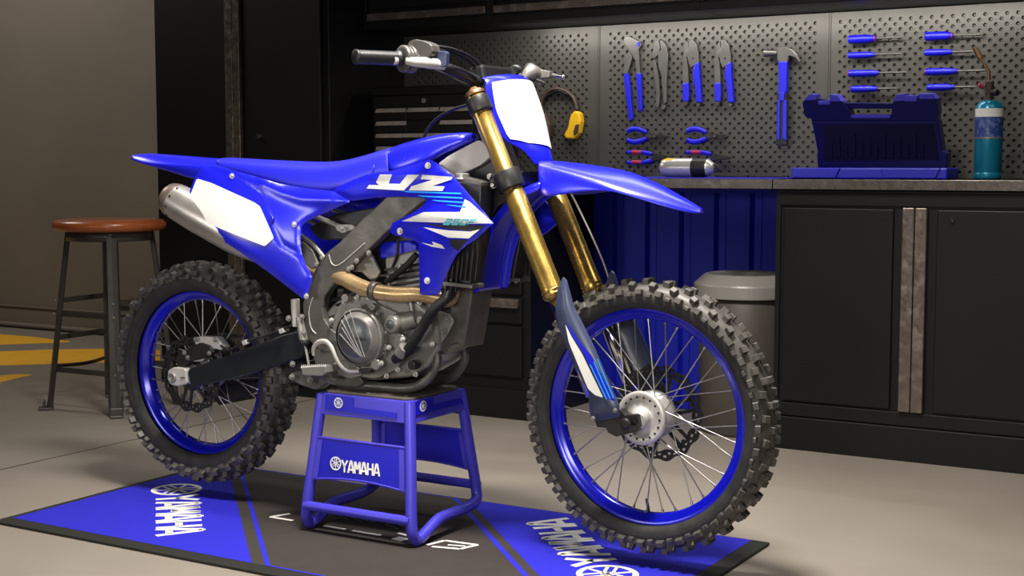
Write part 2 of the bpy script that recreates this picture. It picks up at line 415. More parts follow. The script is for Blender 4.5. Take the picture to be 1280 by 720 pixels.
# middle bay: ribbed blue back panel
t = thing('blue_panel', 'ribbed dark blue sheet panel in the open bay under the counter', 'panel', (.01, 2.18, 0))
b = MB(); rows = []; z = (.003, .92); xs = []
x = -.488; 
prof = []
while x < .508:
    prof += [(x, 0), (min(x + .085, .508), 0), (min(x + .098, .508), .022), (min(x + .128, .508), .022), (min(x + .141, .508), 0)]; x += .153
prof.append((.508, 0))
b.grid([[Vector((px, 2.16 - dy if False else 2.145 + dy, zz)) for px, dy in prof] for zz in z]); b.sm = [False] * len(b.sm)
b.build('sheet', M_bluewall, t, solid=.004, soff=0)
MB().box(-.488, .508, 2.135, 2.16, .9, .925).build('top_rail', M_bluewall, t)
# counter slabs
CZ = .961
for nm, x0, x1, lab in (('left', -1.488, -.4925, 'steel-edged black counter carrying the black drawer chest'),
                        ('mid', -.489, .509, 'steel-edged counter over the open blue bay'),
                        ('right', .513, 1.52, 'steel-edged black counter carrying the blue tool case and torch')):
    t = thing('countertop', lab, 'countertop', ((x0 + x1) / 2, 1.88, .926), group='counter slabs in a row')
    MB().box(x0, x1, 1.585, 2.172, .9265, CZ).build('slab', M_cab, t, bevel=.002)
    e = MB(); e.box(x0, x1, 1.577, 1.586, .928, CZ + .0008); e.box(x0, x1, 1.577, 1.600, CZ - .001, CZ + .0012)
    e.build('steel_edge', M_counter, t, bevel=.0015, label='worn steel front edge')
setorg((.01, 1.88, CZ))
MB().box(-.487, .507, 1.602, 2.15, CZ + .0002, CZ + .004).build('bench_blue_layer', M_matblue, bevel=.001, label='thin blue layer on the counter over the blue bay', cat='liner')  # thin slab that makes the middle counter top blue
# pegboards
P_, H_ = .0385, .0192
def pegboard(x0, x1, label):
    t = thing('pegboard', label, 'pegboard', ((x0 + x1) / 2, 2.19, CZ), group='pegboard panels behind the counter')
    b = MB(); z0, z1 = CZ + .002, 1.597; Y = 2.18; m = .022
    nr = int((z1 - z0 - .03) / H_); nc = int((x1 - x0 - 2 * m) / P_)
    gx0 = (x0 + x1) / 2 - nc * P_ / 2; gx1 = gx0 + nc * P_; gz1 = z0 + .012 + nr * H_; gz0 = z0 + .012
    vs = []; fs = []
    def cell(cx, cz, xa, xb):
        n0 = len(vs); rect = [(xb, cz), (xb, cz + H_ / 2), (cx, cz + H_ / 2), (xa, cz + H_ / 2), (xa, cz), (xa, cz - H_ / 2), (cx, cz - H_ / 2), (xb, cz - H_ / 2)]
        for px, pz in rect: vs.append(Vector((px, Y, pz)))
        for r, d in ((.0076, 0), (.0050, .0040), (.0046, .010)):
            for k in range(8): a = k * PI / 4; vs.append(Vector((cx + r * math.cos(a), Y + d, cz + r * math.sin(a))))
        for q in range(3):
            for k in range(8):
                k2 = (k + 1) % 8; fs.append([n0 + q * 8 + k, n0 + q * 8 + k2, n0 + q * 8 + 8 + k2, n0 + q * 8 + 8 + k][::-1])
        fs.append([n0 + 24 + k for k in range(8)])
    for r in range(nr):
        cz = gz0 + (r + .5) * H_
        for c in range(nc):
            if r % 2 == 0: xa = gx0 + c * P_; cell(xa + P_ / 2, cz, xa, xa + P_)
            elif c < nc - 1: xa = gx0 + (c + .5) * P_; cell(xa + P_ / 2, cz, xa, xa + P_)
        if r % 2:
            for xa, xb in ((gx0, gx0 + P_ / 2), (gx1 - P_ / 2, gx1)):
                n0 = len(vs); vs.extend([Vector((xa, Y, cz - H_ / 2)), Vector((xb, Y, cz - H_ / 2)), Vector((xb, Y, cz + H_ / 2)), Vector((xa, Y, cz + H_ / 2))]); fs.append([n0, n0 + 1, n0 + 2, n0 + 3])
    b.add(vs, fs); b.sm = [False] * len(fs)
    b.box(x0, gx0, Y, Y + .012, z0, z1); b.box(gx1, x1, Y, Y + .012, z0, z1)
    b.box(gx0, gx1, Y, Y + .012, z0, gz0); b.box(gx0, gx1, Y, Y + .012, gz1, z1); b.box(x0, x1, Y + .0102, Y + .012, z0, z1)
    b.build('perforated_sheet', M_peg, t)
    e = MB(); e.box(x0 + .0005, x0 + .006, Y - .004, Y + .012, z0, z1); e.box(x1 - .006, x1 - .0005, Y - .004, Y + .012, z0, z1); e.build('side_flange', M_peg, t)
pegboard(-1.489, -.4905, 'perforated steel pegboard behind the black drawer chest and handlebars')
pegboard(-.4895, .5095, 'middle perforated steel pegboard holding the pliers and hammer')
pegboard(.5105, 1.52, 'perforated steel pegboard on the right holding the screwdrivers')
# overhead cabinets
def overhead(x0, x1, label, open_=True):
    t = thing('overhead_cabinet', label, 'cabinet', ((x0 + x1) / 2, 2.0, 1.6), group='overhead cabinets in a row')
    MB().box(x0, x1, 1.89, 2.72, 1.601, 2.6).build('body', M_cab, t, bevel=.003)
    f = MB(); f.box(x0, x1, 1.868, 1.892, 1.601, 1.632); f.box(x0, x0 + .018, 1.868, 1.892, 1.632, 2.6); f.box(x1 - .018, x1, 1.868, 1.892, 1.632, 2.6)
    f.build('face_frame', M_cab, t, bevel=.002)
    d = MB().box(x0 + .022, x1 - .022, 1.872, 1.9, 1.69, 2.6).build('door', M_cab, t, bevel=.003)
    MB().box(x0 + .020, x1 - .020, 1.864, 1.888, 1.640, 1.672).build('pull', M_trim, d, bevel=.003, label='worn steel pull strip')
overhead(-1.488, -.8395, 'left black overhead cabinet with a long worn steel pull')
overhead(-.8385, .10, 'black overhead cabinet above the middle of the pegboards')
overhead(.101, 1.52, 'right black overhead cabinet above the screwdrivers')
# drawer chest on the counter
t = thing('tool_chest', 'small black drawer chest with bright pulls on the counter behind the handlebars', 'tool chest', (-1.12, 1.95, CZ))
X0, X1 = -1.40, -.86; YF = 1.80
MB().box(X0, X1, YF + .012, 2.14, CZ + .0015, 1.31).build('body', M_cab, t, bevel=.004)
MB().box(X0 - .004, X1 + .004, YF + .004, 2.144, 1.31, 1.347).build('lid', M_cab, t, bevel=.006)
MB().cyl((-1.13, YF + .012, 1.285), (0, -1, 0), .011, .006, 20).build('lock', M_silver, t)
xa, xb = X0 + .02, X1 - .02; w3 = (xb - xa) / 3
def chest_drawer(x0, x1, z0, z1):
    d = MB().box(x0 + .002, x1 - .002, YF + .004, YF + .014, z0, z1).build('drawer', M_cab, t, bevel=.002)
    h = MB(); h.prism([(x0 + .004, YF - .006, z1 - .020), (x0 + .004, YF + .004, z1 - .003), (x0 + .004, YF + .006, z1 - .022)], (x1 - x0 - .008, 0, 0)); h.build('pull', M_pull, d, label='bright metal drawer pull')
for k in range(3):
    chest_drawer(xa + k * w3, xa + (k + 1) * w3, 1.205, 1.258)
for k in (0, 2): chest_drawer(xa + k * w3, xa + (k + 1) * w3, 1.152, 1.203)
MB().box(xa + w3 + .002, xa + 2 * w3 - .002, YF + .004, YF + .014, 1.152, 1.203).build('drawer', M_cab, t, bevel=.002)
for z1 in (1.150, 1.095, 1.03): chest_drawer(xa, xb, z1 - .05, z1)

# ================================================================== THINGS ON THE COUNTER AND PEGBOARD
# open tool case
t = thing('tool_case', 'open dark blue plastic tool case standing on the right counter', 'tool case', (.78, 1.84, CZ + .002))
z0 = CZ + .0015; a = at(988, 211, 1.76); c = at(1184, 211, 1.76)
x0, x1, zt = a.x, c.x, z0 + .040
b = MB(); b.box(x0, x1, 1.765, 1.93, z0, zt)
b.build('tray', M_case, t, bevel=.006)
for u0, u1 in ((0, .30), (.60, .93)):
    MB().prism([(x0 + (x1 - x0) * u0 + .004, 1.757, z0 + .003), (x0 + (x1 - x0) * u1, 1.757, z0 + .003), (x0 + (x1 - x0) * (u1 + .03), 1.757, zt - .002), (x0 + (x1 - x0) * max(0, u0 - .02) + .004, 1.757, zt - .002)], (0, .012, 0)).build('foot_block', M_case, t, bevel=.003)
YL0, YL1 = 1.93, 1.845    # lid leans forward
def lidY(y): return YL0 + (YL1 - YL0) * (210 - y) / 94.0
outer = [(1002.6, 129), (1008.6, 120), (1019, 117), (1037, 117), (1047, 119), (1054.7, 127.6), (1115, 129), (1124, 117), (1166.6, 116), (1171, 123), (1172.7, 139.7), (1171, 146.7), (1178, 188), (1184, 191.8), (1184, 210), (1022.5, 211), (1020.8, 193.5), (1022, 190), (1013.9, 148.4), (1006, 145.8)]
hole = [(1061.6, 137), (1114.5, 137), (1113.3, 147.5), (1064, 147.5)]
b = MB(); off = Vector((0, .055, .004))
def P(p, d=0): q = at(p[0], p[1], lidY(p[1])); return q + Vector((0, -d, 0))
LP = outer[:7]; 
# lid built from convex pieces around the carrying handle slot
pieces = [[(1022, 152), (1173, 152), (1178, 188), (1184, 192), (1184, 210), (1022.5, 211), (1020.8, 193.5), (1022, 190), (1014.5, 152)][1:] ,
          [(1002.6, 129), (1008.6, 120), (1054.7, 127.6), (1061.6, 137), (1064, 147.5), (1064, 152), (1014.5, 152), (1013.9, 148.4), (1006, 145.8)],
          [(1115, 129), (1124, 120), (1171, 123), (1172.7, 139.7), (1171, 146.7), (1173, 152), (1113, 152), (1113.3, 147.5), (1114.5, 137)],
          [(1054.7, 128.3), (1115, 129), (1114.5, 136), (1061.6, 136)],
          [(1064, 147.5), (1113.3, 147.5), (1113, 152), (1064, 152)]]
for pc in pieces: b.prism([P(p) for p in pc], off)
b.build('lid', M_caselid, t, bevel=.003)
b = MB()
for pc in ([(1008.6, 121), (1013, 117.5), (1021, 118), (1021, 125), (1006, 126)], [(1038, 118), (1047, 119), (1054, 127), (1038, 127)],
           [(1023, 126), (1038, 126), (1038, 131), (1023, 131)], [(1122, 118), (1133, 117), (1132, 126), (1116, 127)],
           [(1130, 120), (1148, 119), (1146, 127), (1130, 127)], [(1150, 117), (1166, 117), (1171, 124), (1150, 124)]):
    MB().prism([P(p, .006) for p in pc], (0, .05, .004)).build('latch_block', M_stand, t, bevel=.002, label='pale blue raised latch corner')
MB().prism([P(p, .004) for p in [(1064, 143.5), (1113.3, 143.5), (1113, 147.6), (1064.5, 147.6)]], (0, .05, .004)).build('handle_sill', M_stand, t, bevel=.001, label='pale blue sill under the handle slot')
b = MB().prism([P(p, .001) for p in [(1028, 156), (1168, 155), (1174, 200), (1030, 201)]], (0, .004, 0)); b.build('moulded_insert', M_casein, t)
b = MB()
for k in range(13):
    x = 1036 + k * 9.5; h = (18, 26, 14, 30)[k % 4]; b.prism([P(p, .007) for p in [(x, 197 - h), (x + 5, 197 - h), (x + 5.5, 197), (x + .5, 197)]], (0, .008, 0))
b.build('socket_relief', M_casein, t, bevel=.001)

# blow torch
c = at(1234.5, 222, 1.90); cx = c.x; R = .0465
t = thing('blow_torch', 'teal gas torch bottle with brass nozzle standing at the right of the counter', 'torch', (cx, 1.9, CZ + .002))
zb = CZ + .0016; zt = at(1234, 125, 1.9).z; H = zt - zb
MB().lathe([(0, 0), (R - .004, 0), (R, .006), (R, .022), (R - .0015, .024), (R, .026), (R, H - .035), (R - .004, H - .018), (R - .016, H - .004), (.014, H), (0, H)], (cx, 1.9, zb), (0, 0, 1), 36).build('gas_bottle', M_teald, t)
MB().lathe([(R + .0006, H * .53), (R + .0006, H * .78)], (cx, 1.9, zb), (0, 0, 1), 36).build('label_band', M_tlabel, t, label='dark blue printed band')
MB().lathe([(R + .0006, H * .785), (R + .0006, H * .89)], (cx, 1.9, zb), (0, 0, 1), 36).build('label_band', M_creme, t, label='white band round the bottle')
MB().lathe([(R + .0008, H * .51), (R + .0012, H * .52), (R + .0008, H * .53)], (cx, 1.9, zb), (0, 0, 1), 36).build('bottle_ring', M_silver, t)
MB().cyl((cx - .003, 1.9, zt - .004), (0, 0, 1), .013, .03, 20).cyl((cx - .003, 1.9, zt + .02), (0, 0, 1), .016, .045, 12).build('valve_body', M_brownpl, t)
n = MB().tube([at(1236, 105, 1.9), at(1236, 92, 1.9), at(1233, 84, 1.9), at(1222, 66, 1.9)], .006, 10, smooth=4); n.build('burner_tube', M_brass, t)
n = MB().tube([at(1226, 73, 1.9), at(1219, 60, 1.9)], [.011, .010], 14); n.build('burner_head', M_brass, t)
MB().cyl(at(1229, 107, 1.885), (-1, -.3, 0), .010, .016, 12).build('igniter', M_tred, t, label='red igniter button')
MB().cyl(at(1240, 116, 1.885), (1, -.4, 0), .012, .022, 8).build('control_knob', M_black, t)
# grey canister lying down
a = at(829, 207, 1.84); b2 = at(893, 206, 1.84); Lh = b2.x - a.x
zc = CZ + .0042 + .037
t = thing('gas_canister', 'small pale grey gas canister lying on the counter below the pliers', 'canister', ((a.x + b2.x) / 2, 1.84, CZ + .004))
MB().lathe([(0, -.012), (.02, -.009), (.031, 0), (.0365, .018), (.037, .04), (.037, Lh - .045), (.034, Lh - .025), (.022, Lh - .008), (.016, Lh), (0, Lh)], (a.x, 1.84, zc), (1, 0, 0), 36).build('bottle', M_can, t)
MB().lathe([(.0374, Lh - .085), (.0374, Lh - .047), (.0345, Lh - .026)], (a.x, 1.84, zc), (1, 0, 0), 36).build('label_band', M_dark, t, label='dark band near the valve')
MB().lathe([(.0320, .003), (.0370, .0185), (.0375, .05)], (a.x, 1.84, zc), (1, 0, 0), 36, a0=-.2, a1=1.5).build('label_patch', M_yellow, t, label='yellow warning patch on the shoulder')
q = MB(); c0 = Vector((a.x + Lh + .006, 1.835, zc - .002))
q.tube([c0 + Vector((.013 * math.cos(k * PI / 8), 0, .013 * math.sin(k * PI / 8))) for k in range(17)], .004, 8); q.cyl(c0 + Vector((0, .003, 0)), (0, -1, 0), .006, .008, 12); q.build('valve_ring', M_black, t)
# spanners lying flat
for k, (xa_, xb_, py, lab) in enumerate(((895, 935, 221, 'dark steel spanner lying on the counter just right of the canister'), (938, 985, 221, 'dark steel spanner lying on the counter next to the tool case'), (772, 806, 217.5, 'dark steel spanner lying on the counter beyond the front fender'))):
    a = at(xa_, 219, 1.98); b2 = at(xb_, 219, 1.98); zc = CZ + .0042
    setorg(((a.x + b2.x) / 2, 1.98, zc)); m_ = MB().box(a.x + .012, b2.x - .012, 1.975, 1.987, zc, zc + .006)
    for s_, xx in ((-1, a.x + .006), (1, b2.x - .006)):
        m_.lathe([(.006, 0), (.013, 0), (.013, .008), (.006, .008), (.006, 0)], (xx, 1.981, zc), (0, 0, 1), 6, smooth=False)
    m_.build('spanner', M_dark, label=lab, cat='spanner', group='spanners lying on the counter', bevel=.001)

YP = 2.168
def pxprism(b, poly, Y, th): return b.prism([at(x, y, Y) for x, y in poly], (0, th, 0))
def dxy(poly, dx, dy=0, x0=0, y0=0): return [(x + dx, y + dy) for x, y in poly]
# tongue and groove pliers
t = thing('slip_joint_pliers', 'long slip-joint pliers with slim blue grips, far left on the middle pegboard', 'pliers', at(790, 95, YP), group='pliers hung on the middle pegboard')
pxprism(MB(), [(780, 48), (784, 45), (790, 47), (800, 52), (802, 56), (798, 62), (799, 75), (800, 92), (795, 92), (794, 76), (786, 62), (780, 54)], YP - .004, .012).build('jaw', M_tool, t, bevel=.0012)
pxprism(MB(), [(783, 67), (788, 66), (790, 72), (786, 86), (784, 92), (779, 92), (780, 82)], YP - .010, .008).build('lower_jaw', M_tool, t, bevel=.001)
pxprism(MB(), [(779.5, 92), (785.5, 92), (787.5, 110), (791, 149), (787, 151), (785.5, 148), (782, 118)], YP - .008, .013).build('handle', M_tblue, t, bevel=.002)
pxprism(MB(), [(795, 92), (801, 91), (801.5, 110), (802.5, 137), (799.5, 140), (797.5, 134), (796, 110)], YP - .008, .013).build('handle', M_tblue, t, bevel=.002)
pxprism(MB(), [(796, 53), (799, 52), (799, 58), (795.5, 57)], YP - .009, .004).build('jaw_mark', M_tblue, t)
# grey locking pliers
t = thing('locking_pliers', 'all-steel locking pliers without coloured grips on the middle pegboard', 'pliers', at(825, 95, YP), group='pliers hung on the middle pegboard')
pxprism(MB(), [(824, 50), (828, 50), (833, 58), (835, 68), (834, 85), (833, 100), (833, 128), (829.5, 130), (828, 112), (826, 92), (823, 84), (822, 66), (826, 62)], YP - .006, .014).build('jaw', M_tool, t, bevel=.002)
pxprism(MB(), [(819, 52), (823, 50), (825, 60), (823, 68), (817, 74), (815.5, 68)], YP - .005, .010).build('lower_jaw', M_tool, t, bevel=.0015)
pxprism(MB(), [(815, 76), (819, 75), (823, 96), (824.5, 120), (823, 134), (819, 134), (820, 118), (818, 100)], YP - .010, .012).build('handle', M_tool, t, bevel=.002)
MB().cyl(at(830.5, 134, YP + .004), (0, -1, 0), .010, .014, 12).build('adjusting_screw', M_tool, t)
def blue_lock(dx, lab):
    t = thing('locking_pliers', lab, 'pliers', at(866 + dx, 95, YP), group='pliers hung on the middle pegboard')
    f = lambda pl: dxy(pl, dx)
    pxprism(MB(), f([(861, 50), (866, 49), (871, 56), (873, 68), (873.5, 78), (868, 82), (863, 85), (860, 78), (858, 66), (861, 60)]), YP - .004, .012).build('jaw', M_tool, t, bevel=.002)
    pxprism(MB(), f([(856.5, 56), (860, 51), (861, 62), (858, 74), (853.5, 74)]), YP - .002, .008).build('lower_jaw', M_tool, t, bevel=.0015)
    pxprism(MB(), f([(852.5, 74), (858, 74), (860, 88), (860.5, 104), (853, 104)]), YP - .012, .014).build('lever', M_tool, t, bevel=.002)
    pxprism(MB(), f([(852.5, 104), (860.5, 103), (861, 120), (860, 127), (853, 127)]), YP - .014, .017).build('handle', M_tblue, t, bevel=.003)
    pxprism(MB(), f([(853, 127), (860, 127), (858.5, 132), (855, 133), (853.5, 131)]), YP - .012, .013).build('handle_tip', M_brownpl, t, bevel=.002)
    pxprism(MB(), f([(868, 80), (873.5, 77), (874, 92), (875.5, 112), (877, 128), (869.5, 128), (867.5, 108), (865.5, 96), (866, 86)]), YP - .016, .022).build('handle', M_tblue, t, bevel=.004)
    MB().cyl(at(874 + dx, 131, YP + .004), (0, -1, 0), .007, .012, 12).build('adjusting_screw', M_tool, t)
    MB().cyl(at(866.5 + dx, 73, YP - .002), (0, -1, 0), .004, .004, 12).build('rivet', M_dark, t)
blue_lock(0, 'blue-handled locking pliers, the one nearer the all-steel pair')
blue_lock(40, 'blue-handled locking pliers, the one nearer the hammer')
def curved_pliers(dx, lab):
    t = thing('pliers', lab, 'pliers', at(805 + dx, 170, YP), group='pliers hung on the middle pegboard'); Y = YP - .006
    h = [at(784 + dx, 164, Y), at(790 + dx, 161.5, Y), at(798 + dx, 161.5, Y), at(808.5 + dx, 165.5, Y)]
    MB().tube(h, [.010, .0115, .011, .009], 10, smooth=4, flat=.7).build('handle', M_tblue, t)
    h = [at(784 + dx, 175, Y), at(792 + dx, 177.5, Y), at(799 + dx, 176.5, Y), at(808.5 + dx, 173, Y)]
    MB().tube(h, [.010, .0115, .011, .009], 10, smooth=4, flat=.7).build('handle', M_tblue, t)
    b = MB(); pxprism(b, dxy([(808, 164), (818, 168), (826, 167), (836, 170.5), (830, 174), (822, 174), (817, 171.5)], dx), Y - .002, .010); pxprism(b, dxy([(808, 174), (808, 172), (818, 169), (822, 171), (817, 173.5)], dx), Y - .006, .010)
    b.build('jaw', M_dark, t, bevel=.002); MB().cyl(at(818.5 + dx, 170.5, Y - .002), (0, -1, 0), .005, .006, 12).build('pivot', M_tool, t)
curved_pliers(0, 'short pliers with bowed blue grips, upper left pair beneath the long pliers')
curved_pliers(74.5, 'short pliers with bowed blue grips, beneath the blue locking pliers')
def straight_pliers(dx, lab):
    t = thing('pliers', lab, 'pliers', at(805 + dx, 195, YP), group='pliers hung on the middle pegboard'); Y = YP - .006
    for y0, y1, sg in ((190.5, 192.5, 1), (203, 200.5, -1)):
        hb = MB().tube([at(784 + dx, y0, Y), at(792 + dx, y0 - .5 * sg, Y), at(804 + dx, y0, Y), at(815 + dx, y1, Y)], [.008, .0085, .009, .010], 10, smooth=3, flat=.7).build('handle', M_tblue, t)
        MB().tube([at(790 + dx, y0 - .2, Y - .001), at(802 + dx, y0, Y - .001)], .0093, 10, flat=.72).build('grip_inlay', M_tred, hb, label='red grip inlay')
    pxprism(MB(), dxy([(814, 191), (822, 192.5), (838, 196), (838, 198.5), (824, 200), (814, 202), (816, 197)], dx), Y - .002, .010).build('jaw', M_dark, t, bevel=.002)
straight_pliers(0, 'red and blue handled pliers low on the pegboard, left of the canister')
straight_pliers(74, 'red and blue handled pliers low on the pegboard, partly behind the canister')
# hammer
t = thing('claw_hammer', 'blue-handled claw hammer with a steel head hanging on the pegboard', 'hammer', at(978, 100, YP))
MB().tube([at(956, 66, YP - .02), at(959.5, 66, YP - .02), at(961, 66, YP - .02), at(972, 66.2, YP - .02)], [.0165, .0165, .013, .0125], 16).build('hammer_face', M_tool, t)
b = MB(); pxprism(b, [(971, 60), (984, 59), (990, 62), (996, 68), (1000.5, 77.5), (999, 78), (993, 71.5), (985.5, 69.5), (984.5, 77), (971.5, 77)], YP - .030, .022)
b.build('hammer_head', M_tool, t, bevel=.004)
pxprism(MB(), [(972.5, 76), (984, 76), (983.5, 100), (983.5, 116), (972, 116), (973, 96)], YP - .030, .024).build('handle', M_tblue, t, bevel=.005)
pxprism(MB(), [(971, 116), (983.5, 116), (983, 182), (970, 182)], YP - .026, .018).build('grip_core', M_black, t, bevel=.004)
for x0_, x1_ in ((970.5, 974.5), (977.5, 983)):
    pxprism(MB(), [(x0_ + 1, 125), (x1_ + .4, 125), (x1_, 176), (x0_, 173)], YP - .032, .008).build('grip_ridge', M_tblue, t, bevel=.002)
pxprism(MB(), [(973, 115), (981, 115), (980, 126), (974, 126)], YP - .034, .010).build('grip_ridge', M_tblue, t, bevel=.002)
# screwdrivers
def driver(x0, xh, x1, y0, y1, th, mred, lab):
    Y = YP - .012; t = thing('screwdriver', lab, 'screwdriver', at(x0, y0, Y), group='screwdrivers hung on the right pegboard')
    f = lambda x: at(x, y0 + (y1 - y0) * (x - x0) / (x1 - x0), Y)
    L = xh - x0
    MB().tube([f(x0), f(x0 + 1), f(x0 + L * .35), f(x0 + L * .7), f(xh - 2), f(xh)], [th * .8, th, th, th * .98, th * .72, th * .55], 10).build('handle', M_tblue, t)
    if mred == 1: MB().tube([f(xh - 2), f(xh - .8)], th * .76, 10).build('collar', M_tred, t)
    if mred == 2: MB().tube([f(x0 - .6), f(x0 + 1.2)], th * .86, 10).build('end_cap', M_tred, t)
    r = .0042 if th > .012 else .0028
    MB().tube([f(xh - 1), f(x1 - 6), f(x1 - 4), f(x1)], [r, r, r * 1.35 if th > .0155 else r, r * .5], 8).build('blade', M_tool, t)
for a_ in ((1061, 1095, 1128, 49.5, 46.5, .0165, 1, 'thick blue screwdriver, topmost of the left column'),
           (1060.5, 1094, 1128, 69.5, 67, .0125, 0, 'blue screwdriver, second from the top in the left column'),
           (1061, 1099, 1134, 92, 90.3, .0135, 2, 'slim blue screwdriver with red end, third down in the left column'),
           (1064, 1097, 1122, 111.5, 110.5, .0135, 0, 'short blue screwdriver, lowest of the left column above the tool case'),
           (1156.5, 1191.5, 1227, 45.5, 43, .0165, 1, 'thick blue screwdriver, topmost of the right column'),
           (1156, 1190.5, 1222, 66, 64, .0125, 0, 'blue screwdriver whose blade ends at the torch nozzle'),
           (1157, 1197, 1232, 90, 88, .0135, 2, 'slim blue screwdriver with red end, third down in the right column'),
           (1159, 1193.5, 1220, 109.5, 108.5, .0135, 0, 'short blue screwdriver, lowest of the right column beside the torch')):
    driver(*a_)
# ear defenders
t = thing('ear_defenders', 'yellow ear defenders with dark headband hanging left on the pegboard', 'ear defenders', at(700, 140, 2.165)); Y = 2.163
MB().tube([at(676, 140, Y), at(678, 126, Y), at(686, 115, Y), at(697, 111, Y), at(709, 114.5, Y), at(718, 123, Y), at(722, 137, Y)], .0085, 8, smooth=5, flat=1.9).build('headband', M_brownpl, t)
MB().tube([at(680, 122, Y - .01), at(697, 113.5, Y - .01), at(712, 119, Y - .01)], .003, 6, smooth=4).build('band_wire', M_black, t)
b = MB(); pxprism(b, [(713, 143), (718, 138), (724, 141), (725.5, 152), (723, 166), (717, 174), (707, 173.5), (704, 169), (709, 160), (711, 150)], Y - .030, .042); b.build('ear_cup', M_yellow, t, bevel=.008, seg=3)
pxprism(MB(), [(708, 150), (713, 146), (711, 158), (707, 170), (702.5, 171), (702, 166), (706, 158)], Y - .018, .034).build('cushion', M_brownpl, t, bevel=.005)
pxprism(MB(), [(719, 156), (723.5, 155), (722.5, 165), (717, 170), (716.5, 164)], Y - .034, .006).build('cup_inlay', M_brownpl, t, bevel=.002)
pxprism(MB(), [(674, 140), (682, 142), (687, 156), (686, 172), (679, 172), (674, 158)], Y - .030, .042).build('ear_cup', M_brownpl, t, bevel=.007, label='dark ear cup')

# ================================================================== BIN
bx, by = .310, 1.86
t = thing('waste_bin', 'grey round waste bin with an open rim lid under the counter', 'bin', (bx, by, 0))
MB().lathe([(0, .001), (.165, .001), (.17, .01), (.181, .50), (.175, .51)], (bx, by, 0), (0, 0, 1), 48).build('bin_body', M_bin, t)
MB().lathe([(.182, .515), (.196, .517), (.198, .521), (.198, .562), (.195, .568), (.156, .602), (.145, .604), (.139, .598), (.137, .51)], (bx, by, 0), (0, 0, 1), 64, smooth=False).build('rim_lid', M_binlid, t)
MB().lathe([(.0, .3), (.137, .3)], (bx, by, 0), (0, 0, 1), 32).build('liner', M_black, t)

# ================================================================== STOOL
sx, sy = -2.16, 1.0
t = thing('bar_stool', 'round wooden-topped stool with splayed dark steel legs by the wall', 'stool', (sx, sy, 0))
MB().lathe([(0, 0), (.205, 0), (.222, .006), (.230, .020), (.228, .034), (.215, .044), (.19, .047), (0, .046)], (sx, sy, .742), (0, 0, 1), 56).build('seat', M_wood, t)
MB().lathe([(.168, .702), (.176, .702), (.176, .742), (.0, .742)], (sx, sy, 0), (0, 0, 1), 40).build('seat_ring', M_stool, t)
ft = [(-1.96, .823), (-2.345, .806), (-2.36, 1.177), (-1.975, 1.194)]
tops = []
for k, (fx, fy) in enumerate(ft):
    d = Vector((fx - sx, fy - sy, 0)); L = d.length; d /= L; tp = Vector((sx, sy, .735)) + d * .172; bt = Vector((sx, sy, .012)) + d * .262
    side = d.cross(Vector((0, 0, 1))); b = MB()
    r1, r2 = .020, .022
    prof = [(-1, .25), (-.55, 1), (.55, 1), (1, .25), (1, 0.0), (.5, .7), (-.5, .7), (-1, 0)]
    ring = []
    for p, wv in ((bt, r2), (tp, r1)):
        ring.append([p + side * (u * wv * 1.35) + d * ((v - .5) * wv) for u, v in [(-1, -.2), (-.7, .55), (0, .8), (.7, .55), (1, -.2), (.75, -.3), (0, .5), (-.75, -.3)]])
    n_ = 8; vs = ring[0] + ring[1]; b.add(vs, [(i, (i + 1) % n_, (i + 1) % n_ + n_, i + n_) for i in range(n_)], False)
    b.build('leg', M_stool, t)
    f_ = MB().obox(bt + d * .010 - Vector((0, 0, .006)), side * .026, d * .030, Vector((0, 0, .006))); f_.obox(bt + d * .016 + Vector((0, 0, .012)), side * .026, d * .004, Vector((0, 0, .016)))
    f_.build('foot_plate', M_stool, t, bevel=.003)
    tops.append((tp, bt))
def legp(k, z): tp, bt = tops[k]; return bt + (tp - bt) * ((z - bt.z) / (tp.z - bt.z))
for k in range(4):
    k2 = (k + 1) % 4
    for z in ((.17, .40) if k % 2 == 0 else (.30, .455)):
        a, b_ = legp(k, z), legp(k2, z); u = (b_ - a).normalized()
        br = MB().obox((a + b_) / 2, (b_ - a) / 2, Vector((0, 0, 1)) * .011, u.cross(Vector((0, 0, 1))) * .003); br.build('stretcher', M_stool, t, bevel=.001)
    rv = MB()
    for z in (.17, .40, .455):
        d = (tops[k][0] - Vector((sx, sy, .735))).normalized(); rv.cyl(legp(k, z) + d * .015, d, .004, .004, 8)
    rv.build('rivet', M_silver, t)
# cable on the floor behind the stool and a small socket on the wall base
cp = [onz(66, 459) + Vector((0, 0, .008)), onz(95, 457) + Vector((0, 0, .008)), onz(118, 453) + Vector((0, 0, .008)), onz(150, 443) + Vector((0, 0, .008)), onz(190, 438) + Vector((0, 0, .008))]
setorg(cp[2] - Vector((0, 0, .008))); MB().tube(cp, .0085, 8, smooth=6).build('power_cable', M_brownpl, label='thick dark cable lying on the floor behind the stool', cat='cable')

